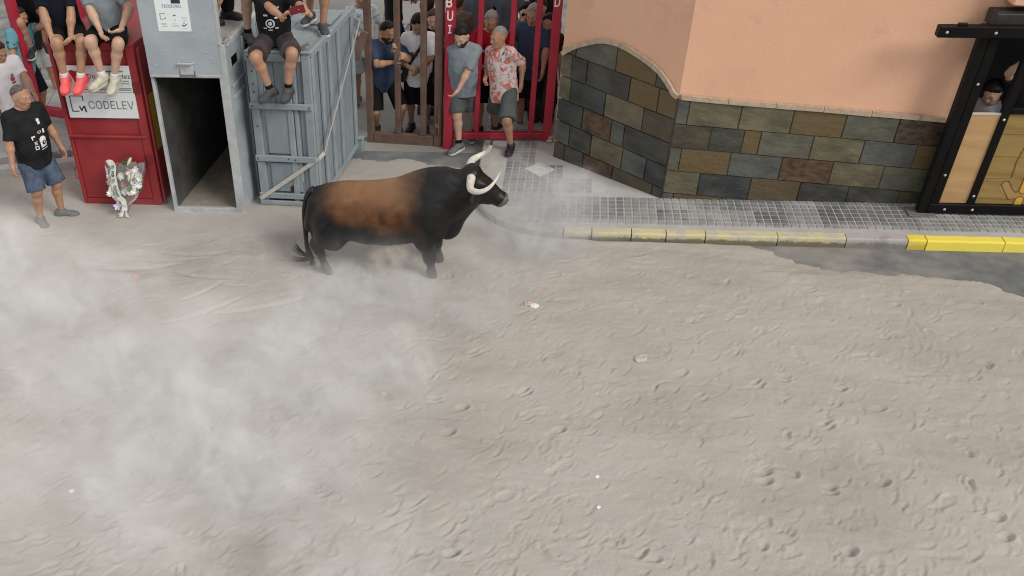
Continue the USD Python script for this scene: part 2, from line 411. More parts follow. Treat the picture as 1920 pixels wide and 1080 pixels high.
MATS['sand'] = usdkit.material(stage, '/World/Looks/sand', {
    'g': ('geometry', {}), 'mp': ('mapping', {'scale': (0.55, 1.2, 1.0)}),
    'n': ('noise_texture', {'scale': 1.3, 'detail': 9.0, 'roughness': 0.62, 'distortion': 0.4}),
    'r': ('rgb_ramp', {'ramp': [(0.3, (0.350, 0.330, 0.302)), (0.5, (0.405, 0.385, 0.357)), (0.72, (0.445, 0.427, 0.400))]}),
    'n2': ('noise_texture', {'scale': 90.0, 'detail': 6.0, 'roughness': 0.7}),
    'r2': ('rgb_ramp', {'ramp': [(0.3, (0.82, 0.82, 0.82)), (0.7, (1.12, 1.12, 1.12))]}),
    'mx': ('mix_color', {'blend_type': 'multiply', 'fac': 1.0, 'use_clamp': False}),
    'n3': ('noise_texture', {'scale': 0.9, 'detail': 7.0, 'roughness': 0.6, 'distortion': 1.2}), 'mp3': ('mapping', {'scale': (0.7, 2.6, 1.0)}),
    'r3': ('rgb_ramp', {'ramp': [(0.56, (0, 0, 0)), (0.68, (1, 1, 1))]}), 'dd': ('vector_math', {'math_type': 'distance', 'vector2': (-4.1, 7.95, -0.3)}), 'dm': ('map_range', {'from_min': 0.3, 'from_max': 1.3, 'to_min': 1.0, 'to_max': 0.10, 'clamp': True, 'range_type': 'smoothstep'}), 'd3': ('math', {'math_type': 'multiply'}),
    'dk': ('mix_color', {'b': (0.25, 0.205, 0.155)}),
    'b': ('bump', {'strength': 0.5, 'distance': 0.006}), 'bn': ('noise_texture', {'scale': 38.0, 'detail': 8.0, 'roughness': 0.68}),
    'p': ('principled_bsdf', {'roughness': 0.95, 'specular_ior_level': 0.2})},
    [('g.position', 'mp.vector'), ('mp.vector', 'n.vector'), ('n.fac', 'r.fac'), ('g.position', 'n2.vector'), ('n2.fac', 'r2.fac'), ('g.position', 'mp3.vector'), ('mp3.vector', 'n3.vector'), ('n3.fac', 'r3.fac'),
     ('g.position', 'dd.vector1'), ('dd.value', 'dm.value'), ('dm.result', 'd3.value1'), ('r3.color', 'd3.value2'), ('d3.value', 'dk.fac'), ('r.color', 'dk.a'), ('dk.result', 'mx.a'), ('r2.color', 'mx.b'), ('mx.result', 'p.base_color'), ('g.position', 'bn.vector'), ('bn.fac', 'b.height'), ('b.normal', 'p.normal')], surface='p.BSDF')
solo('sand', sand_mesh(), MATS['sand'], smooth=True, kind='structure')

# ---------------------------------------------------------------- pavement with a yellow kerb
PAV = 0.12
A_, B_ = np.array([1.36, WY]), np.array([0.0, 10.80])
UC = (B_ - A_) / np.linalg.norm(B_ - A_); NC = np.array([UC[1], -UC[0]])
if NC[1] > 0: NC = -NC
corner = [(-0.95 + 0.0, 10.3)] + [(0.12 - 1.07 * math.sin(t), 9.9 - 1.12 * math.cos(t)) for t in np.linspace(math.pi / 2, 0, 9)][1:]
outer = [(-1.08, 15.0), (-1.0, 12.2)] + corner + [(9.5, KY)]
pav_poly = Polygon(outer + [(9.5, 13.0), (2.0, 15.0)])
bld_poly = Polygon([(9.5, WY), tuple(A_), tuple(B_), (0.35, 15.0), (9.5, 15.0)])
pav = T('pavement', kind='structure')
m_dustpave = M('pavement_mortar', (0.45, 0.445, 0.435), (0.38, 0.375, 0.367), scale=3.0, detail=7, rough=0.95, bump=0.2, bscale=90)
slab = extrude(pav_poly.buffer(-0.125).difference(bld_poly.buffer(-0.05)), 0.4); slab.apply_translation([0, 0, PAV - 0.008 - 0.4])
pav.part('pavement_bed', slab, m_dustpave)
def cell_mat(name, a, b):
    MATS[name] = usdkit.material(stage, '/World/Looks/' + name, {'g': ('geometry', {}), 'n': ('noise_texture', {'scale': 2.4, 'detail': 8.0, 'roughness': 0.62}), 'r': ('rgb_ramp', {'ramp': [(0.42, a), (0.68, b)]}), 's': ('separate_xyz', {}),
        'n2': ('noise_texture', {'scale': 3.2, 'detail': 6.0, 'roughness': 0.6}), 'nn': ('math', {'math_type': 'multiply_add', 'value2': 0.42, 'value3': -0.21}), 'y': ('math', {'math_type': 'add'}), 'm': ('map_range', {'from_min': 8.96, 'from_max': 9.14, 'to_min': 0.8, 'to_max': 0.0, 'clamp': True, 'range_type': 'smoothstep'}),
        'dm': ('mix_color', {'b': (0.40, 0.40, 0.395)}), 'n3': ('noise_texture', {'scale': 130.0, 'detail': 4.0}), 'bp': ('bump', {'strength': 0.2, 'distance': 0.004}), 'p': ('principled_bsdf', {'roughness': 0.88, 'specular_ior_level': 0.25})},
        [('g.position', 'n.vector'), ('n.fac', 'r.fac'), ('g.position', 's.vector'), ('g.position', 'n2.vector'), ('n2.fac', 'nn.value1'), ('s.y', 'y.value1'), ('nn.value', 'y.value2'), ('y.value', 'm.value'), ('m.result', 'dm.fac'), ('r.color', 'dm.a'), ('dm.result', 'p.base_color'), ('g.position', 'n3.vector'), ('n3.fac', 'bp.height'), ('bp.normal', 'p.normal')], surface='p.BSDF')
    return MATS[name]
cellm = []
for k, (a, b) in enumerate([((0.15, 0.155, 0.16), (0.33, 0.335, 0.34)), ((0.19, 0.195, 0.20), (0.38, 0.385, 0.39)), ((0.115, 0.12, 0.125), (0.27, 0.275, 0.28)), ((0.24, 0.245, 0.25), (0.40, 0.40, 0.40))]):
    cellm.append(cell_mat(f'paving_tile_{"abcd"[k]}', a, b))
TS = 0.376
def tile_mesh(x0, y0, nj):
    c = TS / 4; parts = []
    for i in range(4):
        for j in range(nj):
            g = 0.0085; xa, xb, ya, yb = x0 + i * c + g, x0 + (i + 1) * c - g, y0 + j * c + g, y0 + (j + 1) * c - g
            b = 0.004; z0, z1 = PAV - 0.009, PAV + rs.uniform(-0.0012, 0.0012)
            v = np.array([[xa, ya, z0], [xb, ya, z0], [xb, yb, z0], [xa, yb, z0], [xa + b, ya + b, z1], [xb - b, ya + b, z1], [xb - b, yb - b, z1], [xa + b, yb - b, z1]])
            f = np.array([[4, 5, 6], [4, 6, 7], [0, 1, 5], [0, 5, 4], [1, 2, 6], [1, 6, 5], [2, 3, 7], [2, 7, 6], [3, 0, 4], [3, 4, 7]])
            parts.append(trimesh.Trimesh(v, f, process=False))
    return cat_(parts)
free = pav_poly.buffer(-0.13).difference(bld_poly)
Y0T = KY + 0.222
for i in range(-4, 16):
    for j in range(0, 7):
        x0, y0 = 0.148 + i * TS, Y0T + j * TS
        nj = 3 if j == 1 and x0 > 0.1 else 4
        r = sbox(x0, y0, x0 + TS, y0 + nj * TS / 4)
        if x0 < 6.2 and free.buffer(0.06).contains(r) and (j < 2 or x0 < 0.2):
            pav.part('paving_tile', tile_mesh(x0, y0, nj), cellm[int(rs.choice(4, p=[0.35, 0.3, 0.15, 0.2]))])
def kerb_mat(name, paint, worn, amount, dirt):
    if name in MATS: return MATS[name]
    MATS[name] = usdkit.material(stage, '/World/Looks/' + name, {
        'g': ('geometry', {}), 'n': ('noise_texture', {'scale': 7.0, 'detail': 8.0, 'roughness': 0.68}), 'r': ('rgb_ramp', {'ramp': [(amount, (0, 0, 0)), (amount + 0.09, (1, 1, 1))]}),
        'm': ('mix_color', {'a': paint, 'b': worn}), 's': ('separate_xyz', {}), 'sx': ('math', {'math_type': 'multiply', 'value2': -SLOPE}), 'hh': ('math', {'math_type': 'add'}),
        'n2': ('noise_texture', {'scale': 11.0, 'detail': 7.0, 'roughness': 0.7}), 'h2': ('math', {'math_type': 'multiply_add', 'value2': 0.12, 'value3': -0.06}), 'h3': ('math', {'math_type': 'add'}),
        'mr': ('map_range', {'from_min': 0.055, 'from_max': 0.085, 'to_min': dirt, 'to_max': 0.0, 'clamp': True}), 'd': ('mix_color', {'b': (0.105, 0.085, 0.055)}),
        'p': ('principled_bsdf', {'roughness': 0.75}), 'bp': ('bump', {'strength': 0.4, 'distance': 0.01})},
        [('g.position', 'n.vector'), ('n.fac', 'r.fac'), ('r.color', 'm.fac'), ('g.position', 's.vector'), ('s.x', 'sx.value1'), ('sx.value', 'hh.value1'), ('s.z', 'hh.value2'), ('g.position', 'n2.vector'), ('n2.fac', 'h2.value1'),
         ('h2.value', 'h3.value1'), ('hh.value', 'h3.value2'), ('h3.value', 'mr.value'), ('mr.result', 'd.fac'), ('m.result', 'd.a'), ('d.result', 'p.base_color'), ('n.fac', 'bp.height'), ('bp.normal', 'p.normal')], surface='p.BSDF')
    return MATS[name]
k_old = kerb_mat('kerb_faded_yellow', (0.56, 0.51, 0.29), (0.46, 0.44, 0.37), 0.47, 0.85)
k_pale = kerb_mat('kerb_worn_cream', (0.42, 0.40, 0.345), (0.37, 0.36, 0.345), 0.46, 0.5)
k_grey = kerb_mat('kerb_bare', (0.40, 0.39, 0.38), (0.30, 0.29, 0.285), 0.5, 0.6)
k_new = kerb_mat('kerb_yellow', (0.78, 0.64, 0.075), (0.66, 0.56, 0.16), 0.58, 0.35)
k_new2 = kerb_mat('kerb_fresh_yellow', (0.82, 0.69, 0.10), (0.74, 0.62, 0.12), 0.66, 0.0)
def kerb_stone(pts, m):
    """one stone along the outer edge points, 12.5 cm wide, its outer top edge rounded"""
    pts = np.array(pts, float); n = len(pts)
    d = np.gradient(pts, axis=0); d /= np.linalg.norm(d, axis=1, keepdims=True)
    nrm = np.stack([-d[:, 1], d[:, 0]], 1)           # to the pavement side
    prof = [(0.0, -0.25), (0.0, PAV - 0.025), (0.007, PAV - 0.008), (0.022, PAV), (0.125, PAV + 0.001), (0.125, -0.25)]
    V = []
    for i in range(n):
        for o, h in prof: V.append([*(pts[i] + nrm[i] * o), h + (0.003 * math.sin(i * 2.1 + pts[i, 0] * 9) if h > 0 else 0)])
    k = len(prof); F = []
    for i in range(n - 1):
        for j in range(k):
            a, b, c, e = i * k + j, i * k + (j + 1) % k, (i + 1) * k + (j + 1) % k, (i + 1) * k + j
            F += [[a, e, c], [a, c, b]]
    for j in range(1, k - 1): F += [[0, j, j + 1], [(n - 1) * k, (n - 1) * k + j + 1, (n - 1) * k + j]]
    t = trimesh.Trimesh(np.array(V), np.array(F), process=False)
    if t.volume < 0: t.invert()
    pav.part('kerb_stone', t, m, smooth=25)
joints = [0.20, 0.52, 0.97, 1.36, 1.80, 2.60, 3.35, 4.02, 4.22, 5.05, 5.9, 6.8]
for a, b in zip(joints, joints[1:]):
    xs_ = np.linspace(a + 0.006, b - 0.006, max(3, int((b - a) / 0.12)))
    jit = rs.uniform(-0.006, 0.006)
    kerb_stone([(x, KY + jit) for x in xs_], k_grey if 3.3 < a < 4.0 else (k_new if 4.0 < a < 4.2 else k_new2 if a > 4.1 else k_old))
arc = LineString(outer[:-1] + [(0.195, KY)])
L = arc.length
for i in range(9):
    ss = np.linspace(i / 9 * L + 0.006, (i + 1) / 9 * L - 0.006, 7)
    kerb_stone([arc.interpolate(s).coords[0] for s in ss], k_pale)
# a light cover slab let into the corner of the pavement
sl = Polygon([(-0.38, 10.36), (-0.17, 10.58), (0.06, 10.36), (-0.15, 10.12)]).buffer(-0.02)
sm = extrude(sl.difference(sl.buffer(-0.028)), 0.016); sm.apply_translation([0, 0, PAV - 0.008])
inn = extrude(sl.buffer(-0.034), 0.013); inn.apply_translation([0, 0, PAV - 0.008])
m_cover = M('cover_plate', (0.60, 0.60, 0.60), (0.5, 0.5, 0.5), rough=0.6, scale=9)
cv = T('drain_cover', 'pale square cover plate set diagonally in the pavement by the red gate', 'drain cover', (-0.16, 10.36, PAV - 0.008))
cv.part('frame', sm, m_cover); cv.part('plate', inn, m_cover)

# pavement at the far left behind the standing man
lp = T('pavement', kind='structure')
m_lp = M('pale_paving', (0.40, 0.40, 0.395), (0.31, 0.31, 0.31), scale=4, rough=0.9, bump=0.15)
for i in range(6):
    for j in range(5):
        x0, y0 = -9.6 + i * 0.6, 10.55 + j * 0.6
        q = np.array([[x0, y0], [x0 + 0.592, y0], [x0 + 0.592, y0 + 0.592], [x0, y0 + 0.592]])
        t = math.radians(18); c0 = np.array([-7.0, 10.5]); Rm = np.array([[math.cos(t), -math.sin(t)], [math.sin(t), math.cos(t)]])
        q = (q - c0) @ Rm.T + c0
        s_ = extrude(Polygon(q), 0.3); s_.apply_translation([0, 0, PAV - 0.3 + rs.uniform(-0.002, 0.002)])
        lp.part('paving_slab', s_, m_lp)
a0, a1 = np.array([-9.5, 9.42]), np.array([-6.1, 10.52])
for i in range(4):
    p0, p1 = a0 + (a1 - a0) * (i / 4), a0 + (a1 - a0) * ((i + 1) / 4)
    b_ = bar([*p0, 0.055], [*(p1 - (p1 - p0) * 0.008), 0.055], 0.16, 0.14, c=0.012)
    lp.part('kerb_stone', b_, M('kerb_pale', (0.44, 0.43, 0.42), (0.34, 0.33, 0.32), rough=0.85))

# ---------------------------------------------------------------- the salmon building with its slate plinth
m_stucco = M('salmon_stucco', (0.75, 0.452, 0.312), (0.67, 0.392, 0.262), scale=0.8, detail=9, lo=0.3, hi=0.72, rough=0.9, bump=0.45, bscale=55, bdist=0.007, spots=(0.67, 0.39, 0.28), spot_scale=2.2, spot_lo=0.60)
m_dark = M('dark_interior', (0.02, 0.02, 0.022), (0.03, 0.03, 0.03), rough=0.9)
m_mortar = M('slate_mortar', (0.17, 0.166, 0.158), (0.11, 0.107, 0.10), scale=9, rough=0.95)
m_coping = M('coping_stone', (0.50, 0.38, 0.27), (0.36, 0.29, 0.22), scale=14, detail=7, rough=0.85, bump=0.3, bscale=60, spots=(0.55, 0.5, 0.42), spot_scale=30, spot_lo=0.6)
bd = T('corner_building', 'salmon stucco corner building with a slate clad plinth', 'building', (1.36, WY, 0))
ZW = 7.0
OPX = 4.56                                                     # where the garage opening starts
wallp = Polygon([tuple(A_), tuple(B_), (0.30, 15.0), (0.65, 15.0), tuple(B_ + np.array([0.33, 0.02])), (1.46, WY + 0.3), (OPX, WY + 0.3), (OPX, WY)])
w_ = extrude(wallp, ZW + 1.0); w_.apply_translation([0, 0, -1.0]); bd.part('wall', w_, m_stucco, level=True)
lint = bx(OPX + 0.002, 9.5, WY + 0.004, WY + 0.3, 2.72, ZW); bd.part('wall', lint, m_stucco, level=True)
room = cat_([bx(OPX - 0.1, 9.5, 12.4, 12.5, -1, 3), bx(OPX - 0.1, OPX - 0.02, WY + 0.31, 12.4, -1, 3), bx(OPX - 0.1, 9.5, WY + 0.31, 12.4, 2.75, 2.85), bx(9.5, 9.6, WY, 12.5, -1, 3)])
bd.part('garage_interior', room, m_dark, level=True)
# a salmon box that juts out above the opening
bd.part('projecting_box', bx(4.50, 9.4, WY - 0.24, WY - 0.004, 2.87, 3.9, 0.012), m_stucco, level=True)
slate_cols = dict(
    blue=((0.105, 0.12, 0.135), (0.145, 0.16, 0.175)), dark=((0.055, 0.06, 0.062), (0.095, 0.10, 0.098)), olive=((0.15, 0.145, 0.10), (0.215, 0.20, 0.145)), ochre=((0.24, 0.165, 0.075), (0.17, 0.13, 0.07)),
    green=((0.135, 0.15, 0.135), (0.17, 0.18, 0.16)), rust=((0.075, 0.05, 0.04), (0.17, 0.105, 0.065)), brown=((0.19, 0.135, 0.085), (0.145, 0.115, 0.08)), mott=((0.035, 0.03, 0.028), (0.13, 0.095, 0.07)), umber=((0.075, 0.07, 0.06), (0.12, 0.105, 0.08)), navy=((0.045, 0.055, 0.07), (0.08, 0.09, 0.105)))
SL = {}
for k, (a, b) in slate_cols.items():
    a, b = (tuple(0.54 * w_ * (0.95 * c_ + 0.05 * sum(q) / 3) for c_, w_ in zip(q, (1.06, 1.0, 0.86))) for q in (a, b)); b = tuple(1.3 * c_ for c_ in b); a = tuple(0.85 * c_ for c_ in a)
    SL[k] = M('slate_' + k, a, b, scale=3.6 if k not in ('mott', 'rust') else 11, detail=8, lo=0.34, hi=0.64, rough=0.40, bump=0.55, bscale=9, bdist=0.03, coord='geo', stretch=(0.8, 0.8, 1.5), spec=0.5)
def slates(x0s, rows, width, frame, clip=None, last=None, zlow=None):
    """rows of slates; frame(u, z, out) gives the point u along the wall at level z"""
    zt = [1.49, 1.195, 0.897, 0.60, 0.303, 0.0]
    for r, row in enumerate(rows):
        u = 0.0
        for k, (w, col) in enumerate(row):
            g = 0.0035
            rect = sbox(u + g, zt[r + 0] - 0.297 + g, u + w - g, zt[r] - g) if clip is None or r >= 0 else None
            u += w
            if clip is not None: rect = rect.intersection(clip)
            if rect.is_empty or rect.area < 0.002: continue
            add_slate(rect, col, frame)
def add_slate(rect, col, frame):
    th = 0.016 + rs.uniform(0, 0.007)
    for g in getattr(rect, 'geoms', [rect]):
        if g.geom_type != 'Polygon' or g.area < 0.001: continue
        inner = g.buffer(-0.005, join_style=2)
        m = trimesh.creation.extrude_polygon(g.simplify(0.004), th, engine='earcut')
        v = m.vertices; v2 = v.copy()
        cx = np.array(g.centroid.coords[0])
        top = v[:, 2] > th * 0.5
        v2[top, :2] += (cx - v[top, :2]) * (0.006 / (np.linalg.norm(cx - v[top, :2], axis=1, keepdims=True) + 1e-9))
        tl = rs.normal(0, 0.006, 2)
        v2[top, 2] += (v[top, :2] - cx) @ tl
        o, U, N = frame
        W = o + v2[:, :1] * U + v2[:, 1:2] * np.array([0, 0, 1.0]) + v2[:, 2:] * N
        t = trimesh.Trimesh(W, m.faces, process=False)
        if t.volume < 0: t.invert()
        bd.part('slate', t, SL[col], level=True)
FR = (np.array([A_[0], A_[1] - 0.012, 0]), np.array([1.0, 0, 0]), np.array([0, -1.0, 0]))
CHF = (np.array([*(A_ + NC * 0.012), 0]), np.array([*UC, 0]), np.array([*NC, 0]))
low = Polygon([(0, gz(1.36) + PAV - 0.05), (3.3, gz(4.6) + PAV - 0.05), (3.3, 1.49), (0, 1.49)])
front = [
    [(0.13, 'blue'), (0.59, 'olive'), (0.59, 'olive'), (0.59, 'ochre'), (0.59, 'green'), (0.68, 'mott')],
    [(0.43, 'umber'), (0.38, 'dark'), (0.19, 'ochre'), (0.60, 'green'), (0.58, 'olive'), (0.60, 'blue'), (0.38, 'ochre')],
    [(0.13, 'green'), (0.58, 'ochre'), (0.60, 'blue'), (0.59, 'rust'), (0.59, 'olive'), (0.68, 'green')],
    [(0.40, 'olive'), (0.61, 'navy'), (0.58, 'brown'), (0.57, 'dark'), (0.60, 'dark'), (0.42, 'umber')],
    [(0.13, 'blue'), (0.58, 'brown'), (0.58, 'blue'), (0.6, 'dark'), (0.6, 'olive'), (0.6, 'dark')]]
slates(None, front, 0.59, FR, low)
arch = [(0.0, 1.49), (0.05, 1.50), (0.15, 1.60), (0.29, 1.70), (0.45, 1.76), (0.61, 1.80), (0.78, 1.835), (0.93, 1.845), (1.08, 1.835), (1.21, 1.80), (1.36, 1.73), (1.49, 1.67), (1.62, 1.585), (1.745, 1.49)]
LC = np.linalg.norm(B_ - A_)
clipc = Polygon(arch + [(LC - 0.02, 1.45), (LC - 0.02, gz(0) + PAV - 0.05), (0, gz(1.36) + PAV - 0.05)])
zt = [1.795, 1.495, 1.24, 0.94, 0.64, 0.34, 0.04]
zt = [1.86, 1.56, 1.245, 0.93, 0.64, 0.345, 0.05]
cham = [
    [(0.32, 'dark'), (0.59, 'ochre'), (0.62, 'green'), (0.5, 'dark')],
    [(0.25, 'ochre'), (0.42, 'ochre'), (0.66, 'dark'), (0.24, 'dark'), (0.3, 'olive')],
    [(0.42, 'umber'), (0.58, 'olive'), (0.56, 'navy'), (0.24, 'olive')],
    [(0.66, 'dark'), (0.20, 'blue'), (0.46, 'rust'), (0.44, 'navy')],
    [(0.28, 'navy'), (0.36, 'blue'), (0.50, 'olive'), (0.36, 'dark'), (0.3, 'blue')],
    [(0.14, 'navy'), (0.62, 'umber'), (0.48, 'rust'), (0.32, 'dark'), (0.3, 'umber')],
    [(0.40, 'blue'), (0.6, 'navy'), (0.5, 'umber'), (0.3, 'navy')]]
tops = [1.86, 1.545, 1.245, 0.945, 0.645, 0.35, 0.055]
for r, row in enumerate(cham):
    u = 0.0
    for w, col in row:
        z1 = tops[r]; z0 = tops[r + 1] if r + 1 < len(tops) else z1 - 0.297
        rect = sbox(u + 0.0035, z0 + 0.0035, u + w - 0.0035, z1 - 0.0035).intersection(clipc); u += w
        if not rect.is_empty: add_slate(rect, col, CHF)
# mortar behind the slates, and the stone coping that follows their upper edge
mb = extrude(low, 0.010); v = mb.vertices; bd.part('mortar_bed', trimesh.Trimesh(FR[0] + v[:, :1] * FR[1] + v[:, 1:2] * [0, 0, 1.0] + (v[:, 2:] - 0.0095) * FR[2], mb.faces[:, ::-1], process=False), m_mortar, level=True)
mb = extrude(clipc, 0.010); v = mb.vertices; bd.part('mortar_bed', trimesh.Trimesh(CHF[0] + v[:, :1] * CHF[1] + v[:, 1:2] * [0, 0, 1.0] + (v[:, 2:] - 0.0095) * CHF[2], mb.faces, process=False), m_mortar, level=True)
def coping(u0, u1, frame, path, k):
    ring = LineString(path).buffer(0.027, cap_style=2)
    m = extrude(ring, 0.045 + 0.002 * k); v = m.vertices; o, U, N = frame
    t = trimesh.Trimesh(o + v[:, :1] * U + v[:, 1:2] * [0, 0, 1.0] + (v[:, 2:] - 0.005) * N, m.faces, process=False)
    if t.volume < 0: t.invert()
    bd.part('coping', t, m_coping, level=True, smooth=30)
for i in range(6):
    a, b = 0.02 + i * 0.535, 0.02 + (i + 1) * 0.535 - 0.006
    coping(0, 0, FR, [(a, 1.52 + rs.uniform(-.003, .003)), (b, 1.52 + rs.uniform(-.003, .003))], i % 2)
al = LineString([(u, z + 0.028) for u, z in arch])
for i in range(4):
    ss = np.linspace(al.length * i / 4 + 0.002, al.length * (i + 1) / 4 - 0.004, 9)
    coping(0, 0, CHF, [al.interpolate(s).coords[0] for s in ss], i % 2)
m_cream = M('cream_edge', (0.50, 0.40, 0.29), (0.42, 0.34, 0.26), scale=8, rough=0.85)
pp = bx(-0.03, 0.03, -0.055, 0.03, -0.3, 1.62, 0.008)
an = math.atan2(UC[1], UC[0]); pp.apply_transform(trimesh.transformations.rotation_matrix(an, [0, 0, 1])); pp.apply_translation([B_[0] + 0.03, B_[1] - 0.02, 0])
bd.part('corner_strip', pp, m_cream, level=True)
# ---------------------------------------------------------------- the three bull crates
m_red = M('red_paint', (0.33, 0.030, 0.036), (0.25, 0.022, 0.028), scale=3.2, detail=8, rough=0.5, bump=0.12, bscale=40, spots=(0.21, 0.085, 0.07), spot_scale=13, spot_lo=0.655)
m_redbar = M('red_gate_paint', (0.40, 0.018, 0.045), (0.30, 0.015, 0.035), scale=4, rough=0.42, bump=0.08, bscale=50, spots=(0.45, 0.28, 0.27), spot_scale=13, spot_lo=0.76)
m_brown = M('rusty_brown_steel', (0.105, 0.058, 0.048), (0.16, 0.105, 0.08), scale=4, detail=8, rough=0.6, bump=0.15, bscale=60, spots=(0.26, 0.21, 0.175), spot_scale=14, spot_lo=0.69)
m_galv = M('grey_sheet_metal', (0.385, 0.435, 0.475), (0.32, 0.365, 0.40), scale=2.6, detail=8, rough=0.45, bump=0.06, bscale=30, spots=(0.235, 0.245, 0.25), spot_scale=15, spot_lo=0.665, metallic=0.0)
m_galv2 = M('worn_grey_metal', (0.48, 0.51, 0.53), (0.34, 0.365, 0.38), scale=6, detail=8, rough=0.5, bump=0.1, bscale=40, spots=(0.21, 0.17, 0.13), spot_scale=20, spot_lo=0.69)
m_blue = M('blue_grey_planks', (0.175, 0.222, 0.258), (0.245, 0.285, 0.312), scale=2.4, detail=9, rough=0.75, bump=0.3, bscale=35, spots=(0.29, 0.33, 0.35), spot_scale=9, spot_lo=0.64, stretch=(3.0, 3.0, 0.7))
m_blue2 = M('blue_grey_battens', (0.215, 0.262, 0.295), (0.285, 0.325, 0.35), scale=5, detail=9, rough=0.75, bump=0.3, bscale=40, spots=(0.20, 0.19, 0.17), spot_scale=17, spot_lo=0.70)
m_yel = M('yellow_panel', (0.50, 0.33, 0.02), (0.38, 0.25, 0.02), rough=0.5)
m_white = M('white_sign', (0.70, 0.74, 0.76), (0.66, 0.70, 0.73), scale=3, rough=0.4)
m_ink = M('dark_ink', (0.02, 0.028, 0.05), (0.03, 0.035, 0.055), rough=0.5)
m_inkg = M('grey_ink', (0.16, 0.19, 0.24), (0.18, 0.2, 0.25), rough=0.5)
m_inkb = M('pale_blue_ink', (0.50, 0.58, 0.66), (0.5, 0.58, 0.66), rough=0.5)
m_inkr = M('red_ink', (0.30, 0.02, 0.03), (0.27, 0.02, 0.03), rough=0.5)
m_bolt = M('bolt_steel', (0.62, 0.62, 0.62), (0.5, 0.5, 0.5), rough=0.3, metallic=0.7)
m_black = M('black_steel', (0.0035, 0.0035, 0.0045), (0.006, 0.006, 0.006), rough=0.5, spec=0.16)
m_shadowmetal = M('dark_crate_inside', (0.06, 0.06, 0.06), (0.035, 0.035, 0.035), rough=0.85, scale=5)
def flat_text(txt, h, x, z, y, bold=False, depth=0.002):
    m = meshkit.text_mesh(txt, h, depth, bold); v = m.vertices
    return trimesh.Trimesh(np.stack([x + v[:, 0], y - v[:, 2], z + v[:, 1]], 1), m.faces, process=False)
def rivets(pts, r=0.008, n=(0, -1, 0)):
    out = []
    for p in pts:
        s = trimesh.creation.icosphere(1, r); s.apply_translation(p); out.append(s)
    return cat_(out)

# red crate
RX0, RX1, RY, RH = -5.79, -4.79, 9.36, 2.07
rc = T('red_crate', 'tall red steel bull crate with white signs on its front', 'crate', (RX0, RY, 0))
rc.part('body', bx(RX0, RX1, RY + 0.03, RY + 1.75, 0.04, RH - 0.03, 0.012), m_red)
for a, b, c, d in ((RX0, RX0 + 0.045, 0.02, RH), (RX1 - 0.10, RX1, 0.02, RH), (RX0 + 0.046, RX1 - 0.101, 0.02, 0.10), (RX0 + 0.046, RX1 - 0.101, RH - 0.07, RH)):
    rc.part('frame_bar', bx(a, b, RY, RY + 0.05, c, d, 0.008), m_red)
rc.part('door', bx(RX0 + 0.05, RX1 - 0.105, RY + 0.012, RY + 0.032, 0.105, 0.925, 0.006), m_red)
rc.part('ledge', bx(RX0 + 0.02, RX1 - 0.02, RY - 0.025, RY + 0.015, 0.935, 0.965, 0.006), m_red)
for z in (1.50, 0.60):
    rc.part('hinge', cat_([bx(RX1 - 0.085, RX1 - 0.012, RY - 0.016, RY - 0.001, z, z + 0.13, 0.004), cyl([RX1 - 0.05, RY - 0.02, z + 0.01], [RX1 - 0.05, RY - 0.02, z + 0.12], 0.011)]), M('dark_red', (0.16, 0.018, 0.02), (0.2, 0.02, 0.02), rough=0.5))
rc.part('handle', tube([[RX0 - 0.004, RY + 0.03, 0.52], [RX0 - 0.035, RY + 0.02, 0.50], [RX0 - 0.035, RY + 0.02, 0.38], [RX0 - 0.004, RY + 0.03, 0.36]], 0.009), m_red)
rc.part('top_deck', bx(RX0 - 0.01, RX1 + 0.01, RY - 0.01, RY + 1.78, RH - 0.028, RH + 0.012, 0.006), m_red)
rc.part('side_panel', bx(RX1 + 0.001, RX1 + 0.02, RY + 0.08, RY + 1.6, 0.72, 1.42, 0.004), m_yel, label='yellow panel on the side of the crate')
for y in (RY + 0.02, RY + 0.6, RY + 1.2):
    rc.part('side_bar', bx(RX1 + 0.021, RX1 + 0.045, y, y + 0.05, 0.03, RH - 0.05, 0.005), m_red)
# its signs
SY = RY - 0.012
s1 = rc.part('upper_sign', bx(-5.70, -4.875, SY, SY + 0.010, 1.512, 1.825), m_white, label='white printed sign with a red emblem')
em = cat_([extrude(Polygon([(0, .06), (.04, .075), (.09, .055), (.13, .07), (.16, .10), (.15, .05), (.12, .0), (.09, -.05), (.07, -.09), (.05, -.05), (.03, .0)]), 0.002)])
em = place(em, [-5.60, SY - 0.0005, 1.70], [1, 0, 0], [0, 0, 1], [0, -1, 0])
rc.part('emblem', em, m_inkr, parent=s1)
rc.part('lettering', cat_([flat_text('Do', 0.052, -5.385, 1.675, SY - 0.0005), flat_text('ndez', 0.052, -5.04, 1.675, SY - 0.0005)]), m_ink, parent=s1)
rc.part('small_print', cat_([bx(-5.22, -4.95, SY - 0.0025, SY - 0.0005, 1.752, 1.768)] + [bx(-5.02 - k * .02, -4.90, SY - 0.0025, SY - 0.0005, 1.64 - k * .03, 1.65 - k * .03) for k in range(2)] + [bx(-5.45, -4.885, SY - 0.0025, SY - 0.0005, 1.556, 1.563), bx(-5.46 , -4.89, SY - 0.0025, SY - 0.0005, 1.532, 1.545)]), m_inkg, parent=s1)
s2 = rc.part('lower_sign', bx(-5.70, -4.865, SY - 0.004, SY + 0.010, 1.19, 1.505), m_white, label='white sign that reads CODELEV')
Z2 = SY - 0.0045
lg = [(-5.655, 1.455, -5.49, 1.465), (-5.655, 1.275, -5.645, 1.455), (-5.655, 1.265, -5.57, 1.277), (-5.502, 1.40, -5.49, 1.455)]
